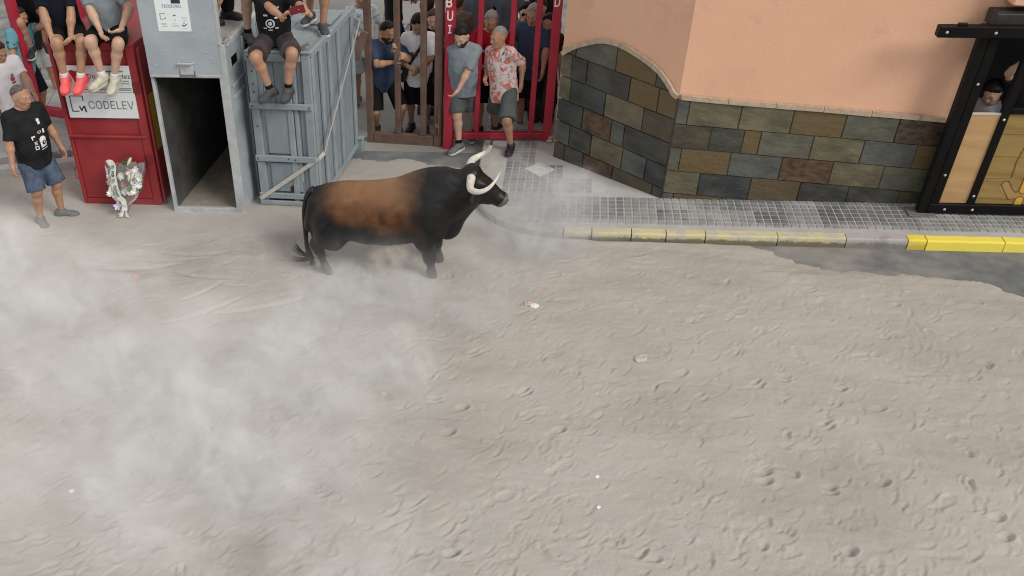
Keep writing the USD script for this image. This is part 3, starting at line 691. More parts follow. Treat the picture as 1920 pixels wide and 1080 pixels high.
rc.part('emblem', cat_([bx(a, c, Z2 - 0.002, Z2, b, d) for a, b, c, d in lg] + [bar([-5.555, Z2 - 0.001, 1.335], [-5.535, Z2 - 0.001, 1.275], 0.016, 0.002, (0, 1, 0)), bar([-5.535, Z2 - 0.0015, 1.29], [-5.50, Z2 - 0.0015, 1.335], 0.014, 0.002, (0, 1, 0)), bar([-5.497, Z2 - 0.002, 1.34], [-5.485, Z2 - 0.002, 1.262], 0.018, 0.002, (0, 1, 0))]), m_ink, parent=s2)
tx = flat_text('CODELEV', 0.098, 0, 0, Z2); b_ = tx.bounds; tx.apply_translation([-b_[0, 0], 0, 0]); tx.apply_scale([0.545 / (b_[1, 0] - b_[0, 0]), 1, 1]) if False else None
v = tx.vertices.copy(); v[:, 0] *= 0.545 / (b_[1, 0] - b_[0, 0]); v[:, 0] += -5.44; v[:, 2] += 1.305; tx = trimesh.Trimesh(v, tx.faces, process=False)
rc.part('lettering', tx, m_inkg, parent=s2)

# grey crate with its sliding door drawn up
GX0, GX1, GY, GH, GD = -4.57, -3.68, 9.21, 2.12, 2.0
gc = T('grey_crate', 'open grey sheet metal bull crate with its sliding door raised', 'crate', (GX0, GY, 0))
for a, b in ((GX0, GX0 + 0.035), (GX1 - 0.10, GX1)):
    gc.part('front_post', bx(a, b, GY, GY + 0.05, 0.0, GH, 0.005), m_galv2)
gc.part('sill', bx(GX0 + 0.036, GX1 - 0.101, GY, GY + 0.05, 0.0, 0.085, 0.005), m_galv2)
gc.part('lintel', bx(GX0 + 0.036, GX1 - 0.101, GY + 0.06, GY + 0.10, 1.72, GH, 0.005), m_galv2)
gc.part('floor', bx(GX0 + 0.03, GX1 - 0.03, GY + 0.051, GY + GD, 0.0, 0.06), M('crate_floor_sand', (0.30, 0.26, 0.21), (0.22, 0.19, 0.155), rough=0.95, scale=7, bump=0.5, bscale=30))
wl = gc.part('side_wall', bx(GX0, GX0 + 0.03, GY + 0.051, GY + GD, 0.0, GH - 0.04), m_galv)
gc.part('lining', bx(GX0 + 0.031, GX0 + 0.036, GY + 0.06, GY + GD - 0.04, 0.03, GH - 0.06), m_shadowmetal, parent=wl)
# right wall with two slots
zs = GH - 0.05
rw = sbox(GY + 0.051, 0.0, GY + GD, zs).difference(sbox(GY + 0.16, 1.80, GY + 0.42, 1.93)).difference(sbox(GY + 0.62, 1.80, GY + 0.95, 1.93))
rm = extrude(rw, 0.03); v = rm.vertices; rm = trimesh.Trimesh(np.stack([GX1 - 0.03 + v[:, 2], v[:, 0], v[:, 1]], 1), rm.faces, process=False)
wr = gc.part('side_wall', rm, m_galv)
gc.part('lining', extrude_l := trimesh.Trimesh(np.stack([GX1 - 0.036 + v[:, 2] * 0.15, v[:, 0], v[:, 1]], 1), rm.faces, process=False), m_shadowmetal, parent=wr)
gc.part('rib', bx(GX1 + 0.001, GX1 + 0.02, GY + 0.10, GY + GD, 1.60, 1.64, 0.004), m_galv)
gc.part('rib', bx(GX1 + 0.001, GX1 + 0.02, GY + 0.10, GY + GD, 1.46, 1.50, 0.004), m_galv)
for y in (GY + 0.50, GY + 1.05, GY + 1.6):
    gc.part('rib', bx(GX1 + 0.001, GX1 + 0.028, y, y + 0.05, 0.02, GH - 0.06, 0.005), m_galv)
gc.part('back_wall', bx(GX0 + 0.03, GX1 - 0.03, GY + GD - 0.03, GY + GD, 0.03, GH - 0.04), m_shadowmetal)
gc.part('roof', bx(GX0 + 0.002, GX1 - 0.052, GY + 0.12, GY + GD, GH - 0.039, GH - 0.004), M('crate_roof', (0.36, 0.34, 0.31), (0.27, 0.26, 0.245), scale=3, rough=0.7, spots=(0.42, 0.40, 0.37), spot_scale=7, spot_lo=0.62))
gc.part('edge_rail', bx(GX1 - 0.05, GX1 + 0.012, GY + 0.08, GY + GD, GH - 0.045, GH + 0.02, 0.006), m_galv2)
gc.part('edge_rail', bx(GX0 - 0.012, GX0 + 0.03, GY + 0.08, GY + GD, GH - 0.045, GH + 0.02, 0.006), m_galv2)
for x in (GX0 - 0.005, GX1 - 0.075):
    gc.part('guide_rail', bx(x, x + 0.042, GY - 0.01, GY + 0.055, GH + 0.001, 3.75, 0.005), m_galv2)
gc.part('latch', cat_([cyl([GX1 - 0.02, GY + 0.06, GH + 0.01], [GX1 + 0.03, GY + 0.06, GH + 0.05], 0.016), bx(GX1 - 0.04, GX1 + 0.02, GY + 0.09, GY + 0.13, GH + 0.021, GH + 0.05, 0.004)]), m_bolt)
DY = GY - 0.035
dz0 = 1.765
dp = sbox(GX0 + 0.015, dz0 + 0.03, GX1 - 0.065, 3.60).difference(sbox(-4.21, dz0 + 0.02, -4.03, dz0 + 0.075))
dm = extrude(dp, 0.02); v = dm.vertices; dm = trimesh.Trimesh(np.stack([v[:, 0], DY + 0.02 - v[:, 2], v[:, 1]], 1), dm.faces, process=False)
if dm.volume < 0: dm.invert()
dr = gc.part('sliding_door', dm, m_galv)
gc.part('bottom_lip', cat_([bx(GX0 + 0.016, -4.215, DY - 0.006, DY + 0.024, dz0, dz0 + 0.029, 0.004), bx(-4.025, GX1 - 0.066, DY - 0.006, DY + 0.024, dz0, dz0 + 0.029, 0.004)]), m_galv2, parent=dr)
gc.part('door_handle', cat_([tube([[-4.20, DY - 0.001, 1.93], [-4.20, DY - 0.04, 1.935], [-4.04, DY - 0.04, 1.935], [-4.04, DY - 0.001, 1.93]], 0.011), bx(-4.195, -4.045, DY - 0.012, DY - 0.001, 1.80, 1.925, 0.003)]), m_galv2, parent=dr)
gc.part('rivet', rivets([(x, DY, z) for x, z in ((-4.40, 2.22), (-3.98, 2.22), (-4.46, 1.90), (-3.83, 1.98), (-4.42, 2.05), (-3.86, 2.05), (-4.38, 2.02), (-3.84, 2.34))], 0.009), m_galv2, parent=dr)
# poster on the door (one corner hangs a little)
PX0, PX1, PZ0, PZ1 = -4.365, -4.00, 2.285, 2.78
po = gc.part('poster', bx(PX0, PX1, DY - 0.005, DY - 0.001, PZ0, PZ1), M('poster_paper', (0.80, 0.87, 0.88), (0.77, 0.84, 0.86), rough=0.5))
PY = DY - 0.0055
t1 = flat_text('TEODORO', 0.034, 0, 0, PY); v = t1.vertices.copy(); v[:, 0] = PX0 + 0.075 + (v[:, 0] - v[:, 0].min()) * 0.215 / np.ptp(v[:, 0]); v[:, 2] += 2.54
gc.part('lettering', trimesh.Trimesh(v, t1.faces, process=False), M('blue_ink', (0.22, 0.26, 0.42), (0.25, 0.28, 0.44), rough=0.5), parent=po)
marks = [bx(PX0 + 0.04, PX0 + 0.10, PY - 0.001, PY, 2.475, 2.481), bx(PX0 + 0.04, PX0 + 0.046, PY - 0.001, PY, 2.422, 2.474), bx(PX0 + 0.04, PX0 + 0.08, PY - 0.001, PY, 2.415, 2.421), bx(PX0 + 0.088, PX0 + 0.104, PY - 0.001, PY, 2.422, 2.434),
         bx(PX0 + 0.185, PX0 + 0.215, PY - 0.001, PY, 2.452, 2.466), bx(PX0 + 0.195, PX0 + 0.212, PY - 0.001, PY, 2.405, 2.411)]
gc.part('emblem', cat_(marks), m_inkg, parent=po)
gc.part('pale_emblem', cat_([bx(PX0 + 0.275, PX0 + 0.335, PY - 0.001, PY, 2.43, 2.44), bx(PX0 + 0.285, PX0 + 0.33, PY - 0.001, PY, 2.405, 2.412), bx(PX0 + 0.045, PX0 + 0.10, PY - 0.001, PY, 2.355, 2.375), bx(PX0 + 0.05, PX0 + 0.11, PY - 0.001, PY, 2.335, 2.343), bx(PX0 + 0.15, PX0 + 0.235, PY - 0.001, PY, 2.34, 2.352), bx(PX0 + 0.17, PX0 + 0.215, PY - 0.001, PY, 2.365, 2.371), bx(PX0 + 0.275, PX0 + 0.34, PY - 0.001, PY, 2.318, 2.323)]), m_inkb, parent=po, kind='stuff')
sw = tube([[PX0 + 0.27, PY, 2.358], [PX0 + 0.285, PY, 2.346], [PX0 + 0.30, PY, 2.348], [PX0 + 0.318, PY, 2.362], [PX0 + 0.335, PY, 2.374]], [0.003, 0.006, 0.006, 0.004, 0.001], 6)
gc.part('emblem', cat_([sw, rivets([(PX0 + 0.295, PY + 0.004, 2.378)], 0.008)]), m_ink, parent=po)
gc.part('dark_block', bx(PX0 + 0.185, PX0 + 0.285, PY - 0.001, PY, 2.585, 2.64), m_ink, parent=po)

# blue grey wooden crate, standing a little askew
BX0, BX1, BY, BHH, BD = -3.545, -2.80, 9.43, 1.96, 1.66
ROT, PIV = -3.2, [-3.2, 9.43, 0]
bc = T('wooden_crate', 'weathered blue grey plank crate with a strap across it', 'crate', (BX0, BY, 0))
def bp(name, mesh, m, **k): return bc.part(name, rz(mesh, ROT, PIV), m, **k)
zb = 0.10
xs_ = [BX0 + 0.02, BX0 + 0.16, BX0 + 0.30, BX0 + 0.43, BX0 + 0.57, BX1 - 0.02]
for a, b in zip(xs_, xs_[1:]):
    bp('plank', bx(a + 0.003, b - 0.003, BY + 0.03, BY + 0.06, zb, BHH - 0.03 + rs.uniform(-.01, 0), 0.004), m_blue)
for a, b in ((BX0, BX0 + 0.10), (BX0 + 0.43, BX0 + 0.50), (BX1 - 0.10, BX1)):
    bp('upright_batten', bx(a, b, BY - 0.004 + rs.uniform(-.006, .004), BY + 0.029, 0.06, BHH, 0.008), m_blue2)
bp('upright_batten', bx(BX1 - 0.235, BX1 - 0.185, BY + 0.006, BY + 0.029, 0.35, BHH - 0.06, 0.008), m_blue2)
for z, h, o in ((1.30, 0.075, 0.03), (0.63, 0.08, 0.03), (0.13, 0.075, 0.028), (0.04, 0.06, 0.03), (BHH - 0.09, 0.09, 0.018)):
    bp('cross_batten', bx(BX0 - 0.005, BX1 + 0.005 if z < 1.8 else BX1 - 0.10, BY - o - 0.006, BY - 0.006, z, z + h, 0.008), m_blue2)
bp('panel', bx(BX0 + 0.16, BX1 - 0.2, BY + 0.005, BY + 0.028, 0.215, 0.60, 0.006), m_blue)
bp('panel', bx(BX0 + 0.16, BX1 - 0.3, BY + 0.008, BY + 0.028, 0.72, 1.29, 0.006), m_blue)
hp = Polygon([(-0.045, 0), (0.045, 0), (0.045, 0.05)] + [(0.045 * math.cos(t), 0.05 + 0.04 * math.sin(t)) for t in np.linspace(0, math.pi, 7)] + [(-0.045, 0.05)])
hm = place(extrude(hp, 0.004), [-3.11, BY + 0.003, 0.22], [1, 0, 0], [0, 0, 1], [0, -1, 0])
bp('hand_hole', hm, m_dark)
bp('bolt', rivets([(BX0 + 0.03, BY - 0.038, 1.335), (BX1 - 0.03, BY - 0.038, 1.335), (BX0 + 0.03, BY - 0.038, 0.67), (BX1 - 0.25, BY - 0.038, 0.67), (BX1 - 0.33, BY - 0.038, 0.68), (BX0 + 0.06, BY - 0.01, 1.6), (BX0 + 0.06, BY - 0.01, 1.75), (BX0 + 0.06, BY - 0.01, 1.5), (BX0 + 0.06, BY - 0.01, 1.08), (BX0 + 0.1, BY - 0.034, 0.17), (BX0 + 0.03, BY - 0.024, BHH - 0.04)], 0.011), M('bolt_dark', (0.05, 0.055, 0.06), (0.08, 0.08, 0.085), rough=0.5))
# right side: boards and posts
n = 9
for i in range(n):
    a, b = BY + 0.06 + (BD - 0.06) * i / n, BY + 0.06 + (BD - 0.06) * (i + 1) / n
    bp('side_board', bx(BX1 - 0.05, BX1 - 0.022 + rs.uniform(-.003, .003), a + 0.003, b - 0.003, 0.12, BHH - 0.02, 0.004), m_blue)
for a in (0.0, 0.30, 0.62, 0.98, BD - 0.09):
    bp('side_post', bx(BX1 - 0.021, BX1 + 0.016, BY + 0.032 + a, BY + 0.032 + a + 0.085, 0.06, BHH - 0.06, 0.008), m_blue2)
bp('side_rail', bx(BX1 - 0.03, BX1 + 0.024, BY + 0.03, BY + BD + 0.03, BHH - 0.055, BHH + 0.03, 0.010), m_blue2)
bp('side_rail', bx(BX1 - 0.04, BX1 + 0.022, BY + 0.03, BY + BD + 0.03, 0.055, 0.118, 0.010), m_blue2)
for i in range(6):
    a, b = BY + 0.05 + BD * i / 6, BY + 0.05 + BD * (i + 1) / 6
    bp('side_board', bx(BX0 + 0.01, BX0 + 0.04, a + 0.003, b - 0.003, 0.10, BHH - 0.03, 0.004), m_blue)
bp('side_rail', bx(BX0 - 0.005, BX0 + 0.06, BY + 0.03, BY + BD + 0.03, BHH - 0.055, BHH + 0.03, 0.010), m_blue2)
bp('back_panel', bx(BX0 + 0.04, BX1 - 0.05, BY + BD, BY + BD + 0.03, 0.10, BHH - 0.02, 0.004), m_blue)
for i in range(4):
    a, b = BX0 + 0.061 + (BX1 - BX0 - 0.092) * i / 4, BX0 + 0.061 + (BX1 - BX0 - 0.092) * (i + 1) / 4
    bp('roof_board', bx(a + 0.003, b - 0.003, BY + 0.03, BY + BD + 0.02, BHH - 0.045, BHH - 0.012 + rs.uniform(-.003, .003), 0.004), M('crate_top', (0.31, 0.36, 0.39), (0.25, 0.29, 0.32), scale=3, rough=0.75, bump=0.2, bscale=40, spots=(0.30, 0.30, 0.30), spot_scale=8, spot_lo=0.63))
bp('front_rail', bx(BX0 - 0.002, BX1 + 0.02, BY - 0.024, BY + 0.029, BHH + 0.001, BHH + 0.034, 0.010), m_blue2)
bp('roof_hatch', bx(BX0 + 0.33, BX1 - 0.07, BY + 1.02, BY + 1.5, BHH + 0.0, BHH + 0.022, 0.006), m_blue2)
bp('corner_foot', cat_([bx(BX1 - 0.02, BX1 + 0.08, BY + BD - 0.02, BY + BD + 0.07, -0.03, 0.17, 0.012), bx(BX1 - 0.03, BX1 + 0.09, BY + BD - 0.03, BY + BD + 0.08, 0.171, 0.20, 0.006)]), m_blue2)
bp('skid', bx(BX0 - 0.03, BX1 - 0.02, BY - 0.06, BY + 0.05, -0.01, 0.038, 0.008), M('skid_wood', (0.36, 0.34, 0.29), (0.26, 0.24, 0.205), rough=0.9, scale=6))
latch = cat_([bar([-2.93, 9.50, BHH + 0.04], [-2.87, 9.62, BHH + 0.05], 0.03, 0.02), bx(-2.97, -2.86, 9.46, 9.52, BHH + 0.002, BHH + 0.05, 0.006)])
bp('latch', latch, M('rusty_latch', (0.20, 0.17, 0.13), (0.12, 0.10, 0.08), rough=0.7, scale=30))
# its strap
m_strap = M('webbing_strap', (0.50, 0.49, 0.45), (0.42, 0.41, 0.375), scale=30, rough=0.85, bump=0.2, bscale=300)
def ribbon(pts, w, th, up):
    out = []
    for a, b, u in zip(pts, pts[1:], up): out.append(bar(a, b, w, th, u))
    return cat_(out)
st = ribbon([[-3.53, BY - 0.05, 0.14], [-2.76, BY - 0.05, 0.70], [-2.715, BY + 0.03, 0.735]], 0.05, 0.004, [(0, -1, 0), (0.5, -1, 0)])
st2 = ribbon([[-2.712, BY + 0.03, 0.735], [-2.60, BY + BD - 0.02, 1.83]], 0.032, 0.004, [(1, 0, 0)])
bc.part('strap', cat_([st, st2]), m_strap)

# ---------------------------------------------------------------- gates across the side street
bg = T('brown_gate', 'brown steel bar gate, rubbed bare in places, beside the wooden crate', 'gate', (-2.55, 11.36, 0))
P0, P1 = np.array([-2.58, 11.38]), np.array([-1.555, 11.27])
gu = (P1 - P0) / np.linalg.norm(P1 - P0)
def gbar(t, px, name='bar', w=0.075, z0=0.0, z1=3.6, th=m_brown):
    q = P0 + gu * t; bg.part(name, rz(bx(q[0] - w / 2, q[0] + w / 2, q[1] - w / 2, q[1] + w / 2, z0, z1, 0.006), math.degrees(math.atan2(gu[1], gu[0])), [*q, 0]), th)
gbar(0.0, 0, 'post', 0.085); gbar(0.40, 0, 'bar', 0.072, 0.155); gbar(0.76, 0, 'bar', 0.075, 0.155); gbar(0.975, 0, 'post', 0.105)
for z in (0.075, 2.9):
    bg.part('rail', bar([*(P0 + gu * 0.05), z], [*(P0 + gu * 0.915), z], 0.08, 0.15, c=0.006), m_brown)
bg.part('brace', bar([*(P0 + gu * -0.02 + np.array([0, -0.06])), 1.60], [*(P0 + gu * -0.16 + np.array([0, -0.1])), 1.22], 0.06, 0.10, c=0.006), m_brown)
bg.part('bolt_pin', cat_([cyl([*(P0 + gu * 0.985 + np.array([0, -0.07])), 0.20], [*(P0 + gu * 0.985 + np.array([0, -0.07])), 0.62], 0.012), bx(-1.65, -1.60, 11.19, 11.215, 0.30, 0.36, 0.004)]), m_brown)
rg = T('red_gate', 'bright red steel bar gate with white letters on its end posts', 'gate', (-1.47, 11.24, 0))
R0, R1 = np.array([-1.465, 11.22]), np.array([-0.115, 11.27])
ru = (R1 - R0) / np.linalg.norm(R1 - R0)
def rbar(t, name, w, z0, z1=3.6):
    q = R0 + ru * t; return rg.part(name, rz(bx(q[0] - w / 2, q[0] + w / 2, q[1] - w / 2, q[1] + w / 2, z0, z1, 0.007), math.degrees(math.atan2(ru[1], ru[0])), [*q, 0]), m_redbar)
RL = np.linalg.norm(R1 - R0)
pa = rbar(0.0, 'post', 0.125, -0.01); rbar(0.385, 'bar', 0.068, 0.235); rbar(0.80, 'bar', 0.068, 0.235); rbar(1.125, 'bar', 0.075, 0.235); pb = rbar(RL, 'post', 0.115, PAV + 0.005)
for z in (0.19, 2.95):
    rg.part('rail', bar([*(R0 + ru * 0.064), z], [*(R0 + ru * (RL - 0.059)), z], 0.08, 0.09, c=0.007), m_redbar)
m_let = M('white_letters', (0.78, 0.78, 0.76), (0.7, 0.7, 0.68), rough=0.5, scale=20)
def letter(ch, t, z, h, w, par):
    m = meshkit.text_mesh(ch, h, 0.002, True); v = m.vertices.copy(); v[:, 0] = (v[:, 0] - v[:, 0].mean()); v[:, 0] *= w / np.ptp(v[:, 0]); 
    q = R0 + ru * t + np.array([0, -0.0635 if par == pa else -0.0585])
    rg.part('letter', trimesh.Trimesh(np.stack([q[0] + v[:, 0], q[1] - v[:, 2], z + v[:, 1] - 0.002 * 0], 1), m.faces, process=False), m_let, parent=par)
letter('I', 0.0, 1.635, 0.105, 0.045, pa); letter('U', 0.0, 1.80, 0.12, 0.075, pa); letter('B', 0.0, 1.97, 0.125, 0.075, pa)
letter('D', RL, 1.965, 0.12, 0.07, pb)
rg.part('hinge_knob', cat_([cyl([-0.06, 11.20, PAV + 0.02], [-0.06, 11.20, PAV + 0.09], 0.028), bx(-0.11, -0.03, 11.17, 11.21, PAV + 0.005, PAV + 0.03, 0.004)]), m_bolt)

# red barrier behind the red crate at the far left
fb = T('red_barrier', 'red steel bar barrier behind the red crate at the left', 'barrier', (-6.9, 11.3, 0))
f0, f1 = np.array([-8.6, 12.0]), np.array([-5.75, 11.25]); fu = (f1 - f0) / np.linalg.norm(f1 - f0)
for k, t in enumerate((0.35, 1.0, 1.62, 2.2, 2.85)):
    q = f0 + fu * t
    fb.part('post', rz(bx(q[0] - 0.055, q[0] + 0.055, q[1] - 0.055, q[1] + 0.055, 0.0, 3.6, 0.006), -14, [*q, 0]), m_redbar)
for z in (0.30, 2.6):
    fb.part('rail', bar([*(f0 + np.array([0.02, -0.10])), z], [*(f1 + np.array([0.02, -0.10])), z], 0.09, 0.13, c=0.006), m_redbar)

# ---------------------------------------------------------------- black barrier over the pavement on the right
BYF = 9.44
kb = T('black_barrier', 'black steel barrier frame filled with wooden panels on the pavement', 'barrier', (4.3, BYF, PAV))
kz = lambda x: PAV
kb.part('base_plate', bx(4.17, 4.47, BYF - 0.12, BYF + 0.10, PAV + 0.002, PAV + 0.014, 0.003), M('plate_grey', (0.13, 0.13, 0.14), (0.18, 0.18, 0.185), rough=0.6))
kb.part('post', bx(4.275, 4.375, BYF - 0.05, BYF + 0.05, PAV + 0.015, 2.33, 0.006), m_black)
def fpost(x, w, y=BYF + 0.01, z0=PAV + 0.08, z1=2.20): kb.part('post', bx(x, x + w, y - 0.04, y + 0.04, z0, z1, 0.006), m_black)
fpost(4.385, 0.105, z0=PAV + 0.08); fpost(4.80, 0.085); fpost(6.15, 0.085)
kb.part('rail', bx(4.376, 6.4, BYF - 0.055, BYF + 0.045, PAV + 0.02, PAV + 0.135, 0.006), m_black)
kb.part('rail', bx(4.38, 6.4, BYF - 0.034, BYF + 0.056, 2.201, 2.30, 0.006), m_black)
kb.part('top_beam', bx(3.80, 6.5, BYF - 0.16, BYF - 0.056, 2.24, 2.355, 0.008), m_black)
kb.part('hinge_stub', bx(3.98, 4.07, BYF - 0.15, BYF - 0.10, 2.356, 2.385, 0.006), m_black)
kb.part('top_board', bx(4.36, 6.5, BYF - 0.05, BYF + 0.20, 2.305, 2.455, 0.01), M('dark_board', (0.016, 0.016, 0.018), (0.032, 0.03, 0.03), rough=0.6, scale=6, bump=0.3, bscale=20))
kb.part('mid_rail', bx(4.886, 6.149, BYF - 0.03, BYF + 0.05, 1.36, 1.43, 0.006), m_black)
def bolts(pts): kb.part('bolt', rivets(pts, 0.017), m_bolt)
bolts([(3.88, BYF - 0.162, 2.30)]); bolts([(4.36, BYF - 0.162, 2.295)]); bolts([(4.62, BYF - 0.037, 2.25)])
bolts([(4.56, BYF - 0.058, PAV + 0.075)]); bolts([(4.87, BYF - 0.058, PAV + 0.075)]); bolts([(4.43, BYF - 0.03, 1.70)]); bolts([(4.84, BYF - 0.03, 1.30)]); bolts([(4.84, BYF - 0.03, 0.36)]); bolts([(4.44, BYF - 0.03, 0.62)])
m_ply = M('plywood', (0.50, 0.315, 0.155), (0.42, 0.255, 0.115), scale=2.0, detail=7, rough=0.6, stretch=(0.6, 1, 6))
m_art = M('varnished_panel', (0.33, 0.225, 0.075), (0.235, 0.155, 0.05), scale=2.2, detail=8, rough=0.5, stretch=(0.5, 1, 7))
pl = kb.part('plywood_panel', bx(4.491, 4.799, BYF - 0.008, BYF + 0.014, PAV + 0.136, 1.34), m_ply)
kb.part('panel_edge', bx(4.478, 4.812, BYF - 0.013, BYF + 0.02, 1.341, 1.366, 0.003), M('pale_edge', (0.52, 0.50, 0.44), (0.46, 0.44, 0.38), rough=0.7), parent=pl)
pn = kb.part('painted_panel', bx(4.886, 6.149, BYF - 0.006, BYF + 0.016, PAV + 0.136, 1.359), m_art, label='varnished panel painted with bent arms and a yellow band')
pyy = BYF - 0.0075
m_line = M('painted_line', (0.13, 0.075, 0.025), (0.16, 0.09, 0.03), rough=0.5)
m_flesh = M('painted_arm', (0.38, 0.235, 0.09), (0.33, 0.20, 0.075), rough=0.5, scale=5)
def pl_line(pts, w, m, name, k=0):
    ring = LineString(pts).buffer(w); g = extrude(ring, 0.0012 + 0.0006 * k); v = g.vertices
    kb.part(name, trimesh.Trimesh(np.stack([v[:, 0], pyy + 0.0012 - v[:, 2] - 0.0002 * k, v[:, 1]], 1), g.faces[:, ::-1] if False else g.faces, process=False), m, parent=pn)
pl_line([(5.145, 0.48), (5.28, 0.365), (5.7, 0.375)], 0.058, m_flesh, 'painted_arm', 1)
pl_line([(5.10, 0.50), (5.245, 0.315), (5.31, 0.325)], 0.006, m_line, 'painted_line', 3); pl_line([(5.17, 0.545), (5.255, 0.435), (5.30, 0.405)], 0.006, m_line, 'painted_line', 3); pl_line([(5.30, 0.42), (5.7, 0.43)], 0.006, m_line, 'painted_line', 3); pl_line([(5.31, 0.325), (5.7, 0.318)], 0.006, m_line, 'painted_line', 3)
pl_line([(5.10, 0.50), (5.12, 0.55), (5.17, 0.545)], 0.005, m_line, 'painted_line', 3)
pl_line([(5.18, 0.60), (5.165, 0.80), (5.19, 0.98), (5.175, 1.08), (5.28, 1.18), (5.6, 1.26)], 0.007, m_line, 'painted_line', 3)
m_band = M('painted_yellow', (0.62, 0.37, 0.05), (0.56, 0.33, 0.045), rough=0.5)
for z0, z1 in ((0.26, 0.31), (0.44, 0.95)):
    pl_line([(5.365, z0), (5.365, z1)], 0.048, m_line, 'painted_band', 4); pl_line([(5.365, z0), (5.365, z1)], 0.039, m_band, 'painted_band', 6)
for z in (0.30, 0.56, 0.83, 1.1):
    pl_line([(4.89, z + 0.02), (5.3, z + 0.016), (6.1, z + 0.02)], 0.0022, m_line, 'board_joint')

# ---------------------------------------------------------------- litter on the sand
def crumple(name, q, r, m, label, cat, seed, flat=0.4):
    x, y = at(*q, 0.06); s = trimesh.creation.icosphere(2, r); v = s.vertices
    v = v * (0.6 + 0.9 * meshkit.noise(v / r * 1.7 + seed, seed)[:, None]); v[:, 2] = np.abs(v[:, 2]) * flat
    s.vertices = v; s.apply_translation([x, y, 0.060]); solo(name, s, m, label, cat)
m_paper = M('white_paper', (0.8, 0.8, 0.8), (0.72, 0.72, 0.72), rough=0.6)
crumple('paper_scrap', (1002, 574), 0.042, m_paper, 'crumpled white paper scrap lying beside a pinkish wrapper', 'paper scrap', 3)
crumple('wrapper', (991, 569), 0.036, M('pink_wrapper', (0.55, 0.30, 0.25), (0.65, 0.55, 0.5), scale=30, rough=0.5), 'small pinkish wrapper on the sand ahead of the bull', 'wrapper', 5)
crumple('plastic_film', (1202, 672), 0.06, M('clear_film', (0.38, 0.37, 0.36), (0.52, 0.52, 0.52), scale=25, rough=0.25), 'greyish scrap of plastic film on the sand', 'plastic film', 8, 0.25)
crumple('paper_scrap', (1120, 894), 0.016, m_paper, 'tiny white paper scrap, upper of two near the bottom', 'paper scrap', 9)
crumple('paper_scrap', (1122, 951), 0.016, m_paper, 'tiny white paper scrap, lower of two near the bottom', 'paper scrap', 10)
crumple('petal', (252, 519), 0.034, M('petal_pink', (0.75, 0.22, 0.22), (0.7, 0.25, 0.24), rough=0.6), 'single pink petal lying on the sand below the bouquet', 'petal', 11, 0.3)
crumple('paper_scrap', (134, 921), 0.018, m_paper, 'tiny white paper scrap at the lower left in the dust', 'paper scrap', 12)
